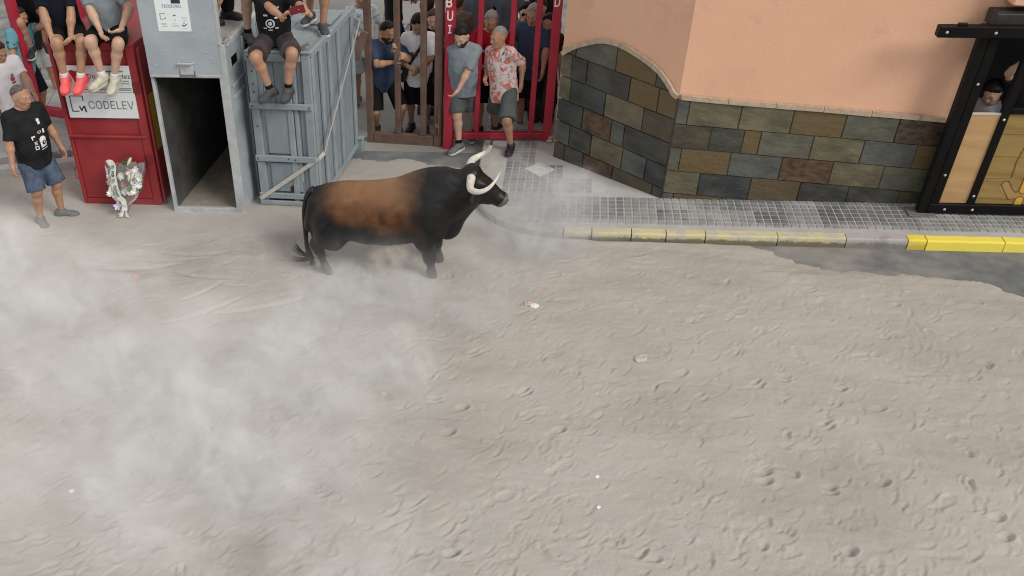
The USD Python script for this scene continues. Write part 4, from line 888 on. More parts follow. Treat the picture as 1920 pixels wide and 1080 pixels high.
# ---------------------------------------------------------------- the bull
from scipy.interpolate import PchipInterpolator
BLX, BLY = -1.5, 8.05
MATS['bull_hide'] = usdkit.material(stage, '/World/Looks/bull_hide', {
    'tc': ('texture_coordinate', {}), 's': ('separate_xyz', {}),
    'n': ('noise_texture', {'scale': 3.0, 'detail': 6.0, 'roughness': 0.6}), 'nn': ('math', {'math_type': 'multiply_add', 'value2': 0.36, 'value3': -0.18}),
    'x1': ('math', {'math_type': 'add'}), 'rx': ('rgb_ramp', {'ramp': [(0.0, (0, 0, 0)), (0.12, (0, 0, 0)), (0.32, (1, 1, 1)), (0.68, (1, 1, 1)), (0.92, (0, 0, 0))]}), 'xm': ('map_range', {'from_min': -1.1, 'from_max': 0.35, 'clamp': True}),
    'zx': ('math', {'math_type': 'multiply_add', 'value2': 0.22}), 'zn': ('math', {'math_type': 'add'}), 'rz': ('map_range', {'from_min': 0.52, 'from_max': 0.74, 'clamp': True, 'range_type': 'smoothstep'}),
    'mm': ('math', {'math_type': 'multiply'}),
    'n2': ('noise_texture', {'scale': 3.6, 'detail': 7.0, 'roughness': 0.62, 'distortion': 0.25}), 'br': ('rgb_ramp', {'ramp': [(0.28, (0.022, 0.011, 0.006)), (0.42, (0.068, 0.028, 0.011)), (0.55, (0.125, 0.052, 0.019)), (0.72, (0.19, 0.092, 0.042))]}),
    'bk': ('rgb_ramp', {'ramp': [(0.35, (0.0045, 0.0045, 0.0055)), (0.7, (0.011, 0.0105, 0.011))]}),
    'tz': ('map_range', {'from_min': 0.86, 'from_max': 1.12, 'to_min': 0.0, 'to_max': 0.75, 'clamp': True}), 'tan': ('mix_color', {'b': (0.27, 0.150, 0.078)}),
    'mx': ('mix_color', {}), 'n3': ('noise_texture', {'scale': 15.0, 'detail': 6.0, 'roughness': 0.7}), 'r3': ('rgb_ramp', {'ramp': [(0.685, (0, 0, 0)), (0.75, (0.5, 0.5, 0.5))]}), 'ds': ('mix_color', {'b': (0.26, 0.23, 0.20)}),
    'zl': ('map_range', {'from_min': 0.02, 'from_max': 0.30, 'to_min': 0.55, 'to_max': 0.0, 'clamp': True}), 'dl': ('mix_color', {'b': (0.20, 0.175, 0.15)}),
    'bn': ('noise_texture', {'scale': 60.0, 'detail': 6.0, 'roughness': 0.7}), 'b': ('bump', {'strength': 0.35, 'distance': 0.008}),
    'p': ('principled_bsdf', {'roughness': 0.44, 'specular_ior_level': 0.36})},
    [('tc.object', 's.vector'), ('tc.object', 'n.vector'), ('n.fac', 'nn.value1'), ('s.x', 'x1.value1'), ('nn.value', 'x1.value2'), ('x1.value', 'xm.value'), ('xm.result', 'rx.fac'),
     ('s.x', 'zx.value1'), ('s.z', 'zx.value3'), ('zx.value', 'zn.value1'), ('nn.value', 'zn.value2'), ('zn.value', 'rz.value'), ('rx.color', 'mm.value1'), ('rz.result', 'mm.value2'),
     ('tc.object', 'n2.vector'), ('n2.fac', 'br.fac'), ('s.z', 'tz.value'), ('tz.result', 'tan.fac'), ('br.color', 'tan.a'), ('n2.fac', 'bk.fac'), ('mm.value', 'mx.fac'), ('bk.color', 'mx.a'), ('tan.result', 'mx.b'), ('tc.object', 'n3.vector'), ('n3.fac', 'r3.fac'), ('r3.color', 'ds.fac'), ('mx.result', 'ds.a'),
     ('s.z', 'zl.value'), ('zl.result', 'dl.fac'), ('ds.result', 'dl.a'), ('dl.result', 'p.base_color'), ('tc.object', 'bn.vector'), ('bn.fac', 'b.height'), ('b.normal', 'p.normal')], surface='p.BSDF')
m_bblack = M('bull_black', (0.006, 0.006, 0.007), (0.012, 0.011, 0.011), rough=0.55, coord='obj', scale=8)
m_horn = usdkit.material(stage, '/World/Looks/horn', {'a': ('attribute', {'attribute': 'tip'}), 'r': ('rgb_ramp', {'ramp': [(0.0, (0.50, 0.44, 0.33)), (0.15, (0.66, 0.62, 0.53)), (0.60, (0.74, 0.72, 0.66)), (1.0, (0.74, 0.72, 0.67))]}),
    'tc': ('texture_coordinate', {}), 'n': ('noise_texture', {'scale': 30.0, 'detail': 5.0}), 'mx': ('mix_color', {'blend_type': 'multiply', 'fac': 0.35}), 'p': ('principled_bsdf', {'roughness': 0.32})},
    [('tc.object', 'n.vector'), ('n.fac', 'mx.b'), ('n.fac', 'r.fac'), ('r.color', 'mx.a'), ('mx.result', 'p.base_color')], surface='p.BSDF')
m_horntip = M('horn_tip', (0.02, 0.018, 0.017), (0.05, 0.045, 0.04), rough=0.35)
m_muz = M('muzzle', (0.16, 0.13, 0.115), (0.08, 0.07, 0.065), rough=0.45, scale=20, coord='obj')
m_hoof = M('hoof', (0.05, 0.045, 0.04), (0.10, 0.09, 0.08), rough=0.6, scale=20)
m_eye = M('dark_eye', (0.006, 0.005, 0.005), (0.01, 0.008, 0.008), rough=0.12)
def dense(xs, *cols, n=46):
    t = np.linspace(xs[0], xs[-1], n); return (t, *[PchipInterpolator(xs, c)(t) for c in cols])
bull = T('bull', 'black fighting bull with a brown saddle and white horns charging to the right', 'bull', (BLX, BLY, 0))
def bull_body():
    X = [-0.97, -0.93, -0.86, -0.76, -0.62, -0.42, -0.20, 0.03, 0.22, 0.38, 0.52, 0.64, 0.74]
    Z = [0.80, 0.80, 0.80, 0.785, 0.765, 0.735, 0.74, 0.775, 0.815, 0.865, 0.925, 0.975, 1.02]
    A = [0.06, 0.14, 0.215, 0.27, 0.315, 0.345, 0.355, 0.375, 0.385, 0.375, 0.31, 0.235, 0.18]
    B = [0.05, 0.12, 0.19, 0.245, 0.275, 0.295, 0.305, 0.29, 0.265, 0.235, 0.195, 0.155, 0.12]
    t, z, a, b = dense(X, Z, A, B)
    fs = [loft([0, 0, 0], [0, 0, 1], [0, 1, 0], [1, 0, 0], t, b, a, z)]
    fs.append(ell([0.37, 0, 1.125], [0.25, 0.13, 0.125]))                              # hump of the neck
    fs.append(ell([0.30, 0, 1.13], [0.30, 0.085, 0.11]))
    fs.append(cap([-0.90, 0, 0.975], [0.30, 0, 1.10], 0.055, 0.07))                   # ridge of the back
    for s in (-1, 1):
        fs.append(ell([0.31, s * 0.19, 0.72], [0.17, 0.10, 0.27]))                    # shoulder
        fs.append(ell([-0.72, s * 0.165, 0.69], [0.22, 0.12, 0.26]))                  # thigh
        fs.append(ell([-0.62, s * 0.165, 0.945], [0.10, 0.06, 0.055]))                   # hip bone
        fs.append(cap([-0.92, s * 0.09, 0.90], [-0.97, s * 0.08, 0.62], 0.08, 0.09))  # buttock
    # near hind leg, far hind leg
    fs += [cap([-0.76, -0.17, 0.60], [-0.72, -0.175, 0.49], 0.155, 0.115), cap([-0.77, -0.175, 0.54], [-0.915, -0.17, 0.44], 0.135, 0.062), cap([-0.92, -0.17, 0.445], [-0.90, -0.17, 0.36], 0.054, 0.045),
           cap([-0.91, -0.17, 0.40], [-0.835, -0.17, 0.15], 0.044, 0.034), cap([-0.835, -0.17, 0.14], [-0.80, -0.17, 0.07], 0.042, 0.044)]
    fs += [cap([-0.80, 0.16, 0.60], [-0.78, 0.17, 0.52], 0.15, 0.11), cap([-0.82, 0.17, 0.52], [-1.00, 0.16, 0.39], 0.115, 0.056), cap([-1.005, 0.16, 0.395], [-1.00, 0.16, 0.31], 0.053, 0.044),
           cap([-1.00, 0.16, 0.34], [-0.985, 0.16, 0.13], 0.043, 0.034), cap([-0.985, 0.16, 0.12], [-0.96, 0.16, 0.06], 0.045, 0.045)]
    # fore legs
    for s, dx, dz in ((-1, 0.0, 0.0), (1, 0.02, 0.01)):
        y = s * 0.165
        fs += [cap([0.30, y, 0.68], [0.235 + dx, y, 0.49], 0.14, 0.088), cap([0.235 + dx, y, 0.50], [0.295 + dx, y, 0.32], 0.082, 0.050), cap([0.297 + dx, y, 0.33], [0.30 + dx, y, 0.27], 0.055, 0.049),
               cap([0.30 + dx, y, 0.29], [0.315 + dx, y, 0.11], 0.041, 0.034), cap([0.315 + dx, y, 0.11], [0.335 + dx, y, 0.06], 0.044, 0.046)]
    fs.append(ell([0.50, 0, 0.60], [0.10, 0.10, 0.13]))                                # brisket
    fs.append(cap([0.46, 0, 0.53], [0.70, 0, 0.86], 0.085, 0.055))                    # dewlap
    fs.append(cap([-0.42, 0, 0.40], [-0.28, 0, 0.38], 0.05, 0.03))
        # folds and muscle that show through the hide: groove behind the shoulder, along the flank, ribs
    body = su(fs, 0.062)
    for s in (-1, 1):
        body = minus(body, cap([0.10, s * 0.37, 0.98], [0.16, s * 0.345, 0.52], 0.078, 0.075), 0.09)
        body = minus(body, cap([0.56, s * 0.30, 1.02], [0.47, s * 0.285, 0.62], 0.07, 0.06), 0.08)
        for q in (-0.02, -0.12, -0.22, -0.32): body = minus(body, cap([q + 0.03, s * 0.345, 0.86], [q - 0.02, s * 0.36, 0.60], 0.035, 0.04), 0.05)
        body = minus(body, cap([-0.60, s * 0.38, 0.78], [-0.80, s * 0.345, 0.52], 0.06, 0.06), 0.08)
        body = minus(body, cap([-0.47, s * 0.415, 0.90], [-0.46, s * 0.39, 0.56], 0.085, 0.075), 0.10)
    body.bb = su(fs).bb
    # head: an axis from the poll down to the muzzle, turned a little away
    yaw = math.radians(9); hx = np.array([math.cos(yaw), math.sin(yaw), 0])
    ax = hx * 0.775 + np.array([0, 0, -0.632]); ax /= np.linalg.norm(ax); side = np.array([-math.sin(yaw), math.cos(yaw), 0]); fr = np.cross(side, ax)
    if fr[2] < 0: fr = -fr
    po = np.array([0.66, 0.0, 1.175])
    t, w, d, ox = dense([-0.04, 0.04, 0.12, 0.20, 0.28, 0.36, 0.43, 0.475, 0.50], [0.085, 0.118, 0.128, 0.122, 0.100, 0.084, 0.082, 0.074, 0.05], [0.10, 0.125, 0.135, 0.135, 0.118, 0.096, 0.084, 0.074, 0.05], [0, 0, -0.008, -0.014, -0.014, -0.008, -0.006, -0.008, -0.008], n=30)
    hd = [loft(po, fr, side, ax, t, w, d, ox)]
    at_ = lambda u, l, f: po + ax * u + side * l + fr * f
    hd.append(ell(at_(0.00, 0, 0.07), [0.085, 0.13, 0.085], [ax, side, fr]))            # poll
    for s in (-1, 1):
        hd.append(ell(at_(0.15, s * 0.105, 0.045), [0.055, 0.028, 0.04], [ax, side, fr]))   # brow
        hd.append(cap(at_(0.16, s * 0.07, -0.12), at_(0.33, s * 0.045, -0.075), 0.055, 0.035))  # jaw
        hd.append(ell(at_(0.455, s * 0.045, 0.032), [0.045, 0.035, 0.035], [ax, side, fr]))   # nostril wing
    head = su(hd, 0.045)
    for s in (-1, 1):
        head = minus(head, ell(at_(0.485, s * 0.052, 0.042), [0.024, 0.016, 0.018], [ax, side, fr]), 0.015)
        head = minus(head, ell(at_(0.165, s * 0.142, 0.015), [0.035, 0.03, 0.026], [ax, side, fr]), 0.025)
    head = minus(head, cap(at_(0.505, -0.06, -0.045), at_(0.40, -0.11, -0.065), 0.007), 0.01)
    head.bb = (su(hd).bb)
    f = su([body, head], 0.09)
    f.bb = (np.minimum(body.bb[0], head.bb[0]), np.maximum(body.bb[1], head.bb[1]))
    f = rough_(f, 0.020, 4.2, 5); f = rough_(f, 0.008, 13, 8)
    return f, at_, ax, side, fr
bf, hat, hax, hside, hfr = bull_body()
boff = np.array([BLX, BLY, 0.0])
def bpart(name, m, mat, smooth=True, **k):
    m = m.copy(); m.apply_translation(boff); return bull.part(name, m, mat, smooth=smooth, **k)
bm = build(bf, 0.0115, 2)
bpart('body', bm, MATS['bull_hide'])
def curve(pts, n=24):
    pts = np.array(pts, float); s = np.linspace(0, 1, len(pts)); u = np.linspace(0, 1, n)
    from scipy.interpolate import CubicSpline
    return np.stack([CubicSpline(s, pts[:, k])(u) for k in range(3)], 1)
for s, pts, cutn in ((-1, [(.70, -.10, 1.225), (.705, -.20, 1.205), (.725, -.30, 1.19), (.80, -.365, 1.20), (.89, -.365, 1.235), (.96, -.31, 1.30), (1.005, -.25, 1.39)], None),
                (1, [(.675, .10, 1.24), (.665, .20, 1.25), (.70, .29, 1.25), (.765, .335, 1.27), (.825, .33, 1.32), (.855, .30, 1.41), (.865, .285, 1.50)], 1)):
    c = curve(pts, 28); u = np.linspace(0, 1, 28); r = 0.043 * (1 - u) ** 0.72 + 0.002
    h = tube(c, r, 14); hp = bpart('horn', h, m_horn)
    k = 22 if s > 0 else 26
    tp = tube(c[k:], r[k:] + 0.0012, 12); bpart('tip', tp, m_horntip if s > 0 else M('horn_pale_tip', (0.5, 0.48, 0.45), (0.3, 0.28, 0.26), rough=0.35), parent=hp, label='dark horn tip' if s > 0 else None)
for s in (-1, 1):
    b0 = hat(0.09, s * 0.125, 0.00); tip = b0 + hside * s * 0.17 + np.array([-0.05, 0, -0.075 if s < 0 else -0.05])
    mid = (b0 + tip) / 2 + np.array([0.0, 0, -0.012])
    d = (tip - b0) / np.linalg.norm(tip - b0); n1 = np.cross(d, [0, 0, 1.0]); n1 /= np.linalg.norm(n1); n2 = np.cross(d, n1)
    ef = minus(ell(mid, [0.105, 0.026, 0.05], [d, n1, n2]), ell(mid - n1 * 0.028 * np.sign(n1[0] or 1) + d * 0.01, [0.075, 0.022, 0.03], [d, n1, n2]), 0.01)
    bpart('ear', build(ef, 0.007), m_bblack)
    e = trimesh.creation.icosphere(2, 0.021); e.apply_translation(hat(0.165, s * 0.116, 0.015)); bpart('eye', e, m_eye)
mzf = cut(grow(bf, 0.0025), hat(0.438, 0, 0), -hax); mzf.bb = (hat(0.46, 0, 0) - 0.13, hat(0.46, 0, 0) + 0.13)
mz = build(mzf, 0.008)
bpart('muzzle', mz, m_muz)
for s in (-1, 1):
    e = trimesh.creation.icosphere(2, 1.0); e.vertices = e.vertices @ np.diag([0.017, 0.012, 0.013]) @ np.array([hax, hside, hfr]); e.apply_translation(hat(0.478, s * 0.050, 0.040)); bpart('nostril', e, m_eye)
# tail, hanging then sweeping to the left, with its tuft thrown out
tc_ = curve([(-0.93, 0, 0.985), (-1.02, -0.01, 0.92), (-1.06, -0.03, 0.72), (-1.06, -0.05, 0.50), (-1.055, -0.06, 0.34), (-1.03, -0.05, 0.22), (-1.02, -0.03, 0.15)], 30)
tl = bpart('tail', tube(tc_, np.interp(np.linspace(0, 1, 30), [0, 0.1, 0.6, 0.8, 1], [0.05, 0.034, 0.022, 0.03, 0.02]), 10), m_bblack)
tuft = []
r2 = np.random.default_rng(4)
for k in range(26):
    a = np.array([-1.03, -0.04, 0.20]) + r2.normal(0, 0.018, 3)
    g = r2.choice(3, p=[0.4, 0.4, 0.2]); e = np.array([[-1.20, -0.02, 0.30], [-1.215, -0.04, 0.16], [-1.01, -0.02, 0.02]][g]) + r2.normal(0, 0.02, 3) * [1, 1, 1]
    mdl = (a + e) / 2 + np.array([0, 0, [-0.035, -0.045, 0.0][g]])
    c = curve([a, mdl, e], 7); tuft.append(tube(c, np.linspace(0.011, 0.002, 7), 5))
bpart('tuft', cat_(tuft), m_bblack, parent=tl, kind='stuff')
def hoof(x, y, z, p):
    outs = []
    for s in (-1, 1):
        h = cat_([bx(-0.05, 0.055, s * 0.004, s * 0.042, 0, 0.055, 0.014)]); v = h.vertices
        top = v[:, 2] > 0.03; v[top, 0] = v[top, 0] * 0.72 - 0.012; v[top, 1] *= 0.85
        outs.append(h)
    m = cat_(outs); m.apply_transform(trimesh.transformations.rotation_matrix(p, [0, 1, 0])); m.apply_translation([x, y, z]); return m
for x, y, z, p in ((-0.785, -0.17, 0.0, 0.15), (-0.945, 0.16, 0.0, 0.15), (0.345, -0.165, 0.0, 0.0), (0.365, 0.165, 0.0, 0.0)):
    bpart('hoof', hoof(x, y, z, p), m_hoof, smooth=40)
# ---------------------------------------------------------------- people
def unit(v):
    v = np.array(v, float); return v / (np.linalg.norm(v) + 1e-12)
def ik(a, c, l1, l2, pole):
    d = c - a; L = np.linalg.norm(d); L2 = min(L, (l1 + l2) * 0.999); u = d / (L + 1e-9)
    if L > L2: c = a + u * L2
    k = (l1 * l1 - l2 * l2 + L2 * L2) / (2 * L2); h = math.sqrt(max(l1 * l1 - k * k, 0))
    p = np.array(pole, float); p = p - u * (p @ u); p = unit(p)
    return a + u * k + p * h, c
def rotv(v, axis, ang):
    axis = unit(axis); return v * math.cos(ang) + np.cross(axis, v) * math.sin(ang) + axis * (axis @ v) * (1 - math.cos(ang))
def skin(name, c):
    return M('skin_' + name, c, tuple(x * 0.86 for x in c), scale=14, detail=5, rough=0.5, coord='obj', spec=0.35)
SKIN = {'tan': skin('tan', (0.43, 0.245, 0.16)), 'fair': skin('fair', (0.54, 0.345, 0.255)), 'olive': skin('olive', (0.36, 0.22, 0.15))}
def cloth(name, c, c2=None, **k):
    k = {**dict(scale=9, detail=6, rough=0.92, bump=0.12, bscale=220, bdist=0.003, coord='obj', spec=0.15), **k}
    return M('cloth_' + name, c, c2 or tuple(x * 0.8 for x in c), **k)
def printed(name, c, ink, box, scale, thr, kind='voronoi'):
    """cloth with a flat print inside a box of the wearer's own coordinates"""
    if 'cloth_' + name in MATS: return MATS['cloth_' + name]
    (x0, x1), (y0, y1), (z0, z1) = box
    nodes = {'tc': ('texture_coordinate', {}), 's': ('separate_xyz', {}), 'n': ('noise_texture', {'scale': scale, 'detail': 2.5, 'roughness': 0.5}), 'r': ('rgb_ramp', {'ramp': [(thr, (0, 0, 0)), (thr + 0.02, (1, 1, 1))]}),
             'm': ('mix_color', {'a': c, 'b': ink}), 'p': ('principled_bsdf', {'roughness': 0.9, 'specular_ior_level': 0.15})}
    links = [('tc.object', 's.vector'), ('tc.object', 'n.vector'), ('n.fac', 'r.fac')]
    prev = 'r.color'
    for k, (ax, a, op) in enumerate((('x', x0, 'greater_than'), ('x', x1, 'less_than'), ('y', y0, 'greater_than'), ('y', y1, 'less_than'), ('z', z0, 'greater_than'), ('z', z1, 'less_than'))):
        nodes[f'c{k}'] = ('math', {'math_type': op, 'value2': a}); nodes[f'k{k}'] = ('math', {'math_type': 'multiply'})
        links += [(f's.{ax}', f'c{k}.value1'), (f'c{k}.value', f'k{k}.value1'), (prev, f'k{k}.value2')]; prev = f'k{k}.value'
    links += [(prev, 'm.fac'), ('m.result', 'p.base_color')]
    MATS['cloth_' + name] = usdkit.material(stage, '/World/Looks/cloth_' + name, nodes, links, surface='p.BSDF'); return MATS['cloth_' + name]
HAIR = {'black': cloth('hair_black', (0.010, 0.009, 0.009), (0.022, 0.019, 0.018), rough=0.55, scale=40), 'grey': cloth('hair_grey', (0.15, 0.13, 0.115), (0.075, 0.066, 0.06), rough=0.6, scale=40), 'silver': cloth('hair_silver', (0.33, 0.32, 0.31), (0.20, 0.195, 0.19), rough=0.6, scale=40), 'dark': cloth('hair_dark', (0.028, 0.02, 0.016), (0.045, 0.034, 0.027), rough=0.55, scale=40), 'brown': cloth('hair_brown', (0.06, 0.037, 0.023), (0.09, 0.056, 0.035), rough=0.55, scale=40)}
m_eyewhite = M('eye_white', (0.42, 0.39, 0.36), (0.38, 0.35, 0.33), rough=0.25)
m_brow = cloth('brow', (0.055, 0.038, 0.028)); m_browg = cloth('brow_grey', (0.12, 0.10, 0.09)); m_lip = M('lip', (0.27, 0.11, 0.085), (0.24, 0.10, 0.08), rough=0.45)

def person(label, base, face, S=1.75, wide=1.0, belly=0.0, pelvis=(0, 0, None), lean=(0, 0), chest_yaw=0, head=(0, 0), head_roll=0, foot=((0.03, 0.10, 0.085), (0.03, -0.10, 0.085)), foot_yaw=(10, -10), foot_pitch=(0, 0), knee=((1, 0.15, 0), (1, -0.15, 0)),
           hand=((0.05, 0.27, 0.80), (0.05, -0.27, 0.80)), elbow=((-0.6, 0.5, -0.2), (-0.6, -0.5, -0.2)), curl=(0.5, 0.5), hand_dir=(None, None), palm=(None, None), skin_='tan', hair='black', hair_style='short', beard=None,
           shirt=None, sleeve=0.62, hem=0.14, legs=None, leg_len=0.95, legs_loose=0.025, shoe=None, sole=None, sock=None, res=0.0115, group=None, parts=('head', 'arms', 'legs'), z=0.0, tank=False, long_sleeve=False, brow='dark', glasses=False, hands=True, decals=()):
    s = S / 1.75; wide = wide * 0.93
    x0, y0 = base
    t = T('person', label, 'person', (x0, y0, z), group=group)
    F = np.array([math.cos(math.radians(face)), math.sin(math.radians(face)), 0]); Lf = np.array([-F[1], F[0], 0]); U = np.array([0, 0, 1.0])
    org = np.array([x0, y0, z + 0.0]); skew = lambda m: m
    W_ = lambda v: org + s * (F * v[0] + Lf * v[1] + U * v[2])
    R2 = lambda v: F * v[0] + Lf * v[1] + U * v[2]
    pz = 0.93 if pelvis[2] is None else pelvis[2] / s
    P = W_((pelvis[0] / s, pelvis[1] / s, pz))
    Cc = P + s * 0.50 * unit(R2((lean[0], lean[1], 1.0)))
    up = unit(Cc - P)
    cy = math.radians(chest_yaw)
    fc = F * math.cos(cy) + Lf * math.sin(cy); fc = unit(fc - up * (fc @ up)); lc = np.cross(up, fc)
    fp = unit(F - up * (F @ up)); lpv = np.cross(up, fp)
    hip = [P + s * (lpv * 0.092 - up * 0.02), P + s * (-lpv * 0.092 - up * 0.02)]
    sh = [Cc + s * (lc * 0.175 * (0.5 + wide / 2) - up * 0.005), Cc + s * (-lc * 0.175 * (0.5 + wide / 2) - up * 0.005)]
    neck = Cc + s * (up * 0.055 - fc * 0.005)
    hy, hp_ = math.radians(head[0]), math.radians(head[1])
    hf = fc * math.cos(hy) + lc * math.sin(hy); hf = unit(np.array([hf[0], hf[1], 0]) if True else hf)
    hl = np.cross(U, hf); hf2 = hf * math.cos(hp_) + U * math.sin(hp_); hu = np.cross(hf2, hl); hf = hf2
    if head_roll:
        a = math.radians(head_roll); hl, hu = hl * math.cos(a) + hu * math.sin(a), hu * math.cos(a) - hl * math.sin(a)
    Hc = neck + s * (unit(up + U) * 0.085 + hf * 0.025 + hu * 0.045)
    HR = [hf, hl, hu]
    sb = s; s = s * 1.09                       # a little larger heads
    Hc = neck + sb * (unit(up + U) * 0.085 + hf * 0.025 + hu * 0.052)
    hs = s; s = sb
    hk = lambda f, l, u: Hc + hs * (hf * f + hl * l + hu * u)
    # ---- torso
    ts = np.array([-0.10, -0.04, 0.02, 0.10, 0.20, 0.30, 0.40, 0.47, 0.515, 0.545]) * s
    Wd = np.array([0.125, 0.160, 0.165, 0.152, 0.148, 0.158, 0.172, 0.165, 0.12, 0.065]) * s * wide
    Dd = np.array([0.095, 0.115, 0.116, 0.108, 0.108, 0.115, 0.118, 0.105, 0.085, 0.06]) * s * (0.4 + 0.6 * wide)
    Dd = Dd + belly * s * np.array([0.1, 0.4, 0.8, 1.0, 1.0, 0.6, 0.2, 0, 0, 0]); ox = belly * s * np.array([0, .2, .6, .9, .9, .5, .1, 0, 0, 0])
    tt = np.linspace(ts[0], ts[-1], 26)
    torso_w, torso_d, torso_o = (PchipInterpolator(ts, q)(tt) for q in (Wd, Dd, ox))
    tor = lambda g=0.0: loft(P, fc * 0.5 + fp * 0.5 if True else fc, lc, up, tt, torso_w, torso_d, torso_o, grow=g)
    arms, wr, el = [], [], []
    for k in range(2):
        tgt = W_(np.array(hand[k]) / s) if hand[k] is not None else None
        e, w = ik(sh[k], tgt, 0.285 * s, 0.255 * s, R2(elbow[k])); el.append(e); wr.append(w)
    legs_j = []
    for k in range(2):
        a = W_(np.array(foot[k]) / s); kn, an = ik(hip[k], a, 0.425 * s, 0.415 * s, R2(knee[k])); legs_j.append((hip[k], kn, an))
    wa = 0.75 + 0.25 * wide
    def arm_f(k, g=0.0):
        d = unit(el[k] - sh[k])
        return [cap(sh[k], sh[k] + d * 0.10 * s, 0.056 * s * wa + g, 0.052 * s * wa + g), cap(sh[k] + d * 0.08 * s, el[k], 0.050 * s * wa + g, 0.038 * s * wa + g)]
    def fore_f(k):
        m_ = el[k] + (wr[k] - el[k]) * 0.28
        return [cap(el[k], m_, 0.039 * s * wa, 0.043 * s * wa), cap(m_, wr[k], 0.043 * s * wa, 0.027 * s)]
    def leg_f(k):
        h, kn, an = legs_j[k]; sd = unit(an - kn); bk = -unit(R2(knee[k])); bk = unit(bk - sd * (bk @ sd)); c0 = kn + (an - kn) * 0.32 + bk * 0.016 * s
        return [cap(h, kn, 0.088 * s * wa, 0.056 * s), cap(kn - sd * 0.02 * s, kn + sd * 0.03 * s, 0.055 * s), cap(kn, c0, 0.050 * s, 0.055 * s), cap(c0, an, 0.054 * s, 0.034 * s)]
    def skull(g=0.0):
        return [ell(hk(-0.010, 0, 0.030), np.array([0.098, 0.077, 0.098]) * hs + g, HR)]
    def face_f(g=0.0):
        return [ell(hk(0.022, 0, -0.028), np.array([0.073, 0.064, 0.088]) * hs + g, HR), cap(hk(0.058, 0.012, -0.092), hk(0.058, -0.012, -0.092), 0.027 * hs + g), cap(hk(0.0, 0.05, -0.055), hk(0.045, 0.02, -0.095), 0.026 * hs + g, 0.024 * hs + g), cap(hk(0.0, -0.05, -0.055), hk(0.045, -0.02, -0.095), 0.026 * hs + g, 0.024 * hs + g)]
    prims = [tor()]
    prims += [cap(neck - up * 0.05 * s - fc * 0.01 * s, hk(-0.02, 0, -0.05), 0.058 * s * (0.6 + 0.4 * wide), 0.054 * s * (0.6 + 0.4 * wide)), cap(sh[0], neck + lc * 0.03 * s, 0.05 * s, 0.045 * s), cap(sh[1], neck - lc * 0.03 * s, 0.05 * s, 0.045 * s)]
    for k in range(2): prims += arm_f(k) + fore_f(k)
    for k in range(2):
        prims += leg_f(k)
    body = su(prims, 0.035 * s)
    hd = su(skull() + face_f() + [cap(hk(0.088, 0, 0.012), hk(0.110, 0, -0.026), 0.010 * hs, 0.0155 * hs), cap(hk(0.083, 0.040, 0.026), hk(0.090, 0.012, 0.024), 0.011 * hs), cap(hk(0.083, -0.040, 0.026), hk(0.090, -0.012, 0.024), 0.011 * hs),
            ell(hk(0.088, 0, -0.060), np.array([0.010, 0.024, 0.014]) * hs, HR), ell(hk(0.068, 0.040, -0.018), np.array([0.022, 0.020, 0.022]) * hs, HR), ell(hk(0.068, -0.040, -0.018), np.array([0.022, 0.020, 0.022]) * hs, HR)], 0.022 * hs)
    for q in (1, -1): hd = minus(hd, ell(hk(0.1035, q * 0.031, 0.006), np.array([0.016, 0.018, 0.011]) * hs, HR), 0.012 * hs)
    ears = su([ell(hk(-0.008, q * 0.078, -0.002), np.array([0.021, 0.011, 0.031]) * hs, [unit(hf + hl * q * -0.35), unit(hl * q + hf * 0.35), hu]) for q in (1, -1)], 0.001)
    hb = su([hd, ears], 0.012 * s) if 'head' in parts else None
    full = su([body, hb], 0.025 * s) if hb else body
    meshes = []
    b = build(full, res * s, 1); meshes.append(b)
    # ---- hands
    for k in range(2):
        if not hands: break
        d = unit(wr[k] - el[k]) if hand_dir[k] is None else unit(R2(hand_dir[k]))
        sgn = 1 if k == 0 else -1
        pn = R2(palm[k]) if palm[k] is not None else -lc * sgn * 1.0 + fc * 0.1
        pn = unit(pn - d * (pn @ d)); wd = np.cross(d, pn) * (1 if k == 0 else -1)    # towards the thumb
        w0 = wr[k]; cu = curl[k]
        hp = [cap(w0 - d * 0.02 * s, w0 + d * 0.03 * s, 0.026 * s, 0.026 * s), ell(w0 + d * 0.055 * s, np.array([0.052, 0.043, 0.019]) * s, [d, wd, pn])]
        fb = []
        for i, (o, L) in enumerate(((0.030, 0.072), (0.010, 0.080), (-0.010, 0.076), (-0.029, 0.060))):
            a = w0 + d * 0.090 * s + wd * o * s; ax = np.cross(d, pn)
            d1 = d * math.cos(cu * 0.8) + pn * math.sin(cu * 0.8); d2 = d * math.cos(cu * 2.0) + pn * math.sin(cu * 2.0)
            m_ = a + d1 * L * 0.55 * s; e_ = m_ + d2 * L * 0.45 * s
            fb.append(su([cap(a - d * 0.015 * s, m_, 0.0098 * s, 0.0088 * s), cap(m_, e_, 0.0088 * s, 0.0076 * s)], 0.004))
        ta = w0 + d * 0.025 * s + wd * 0.030 * s; tm = ta + (d * 0.55 + wd * 0.65 + pn * 0.35) * 0.042 * s; te = tm + (d * 0.85 + wd * 0.15 + pn * (0.3 + 0.5 * cu)) * 0.032 * s
        fb.append(su([cap(ta, tm, 0.0135 * s, 0.0108 * s), cap(tm, te, 0.0108 * s, 0.0085 * s)], 0.004))
        pal = su(hp, 0.02 * s)
        def hf_(p, pal=pal, fb=fb):
            dd = pal(p)
            fm = fb[0](p)
            for q in fb[1:]: fm = np.minimum(fm, q(p))
            h = np.maximum(0.009 - np.abs(dd - fm), 0) / 0.009
            return np.minimum(dd, fm) - h * h * 0.009 * 0.25
        hf_.bb = (np.min([pal.bb[0]] + [q.bb[0] for q in fb], 0), np.max([pal.bb[1]] + [q.bb[1] for q in fb], 0))
        meshes.append(build(hf_, 0.0055, 0))
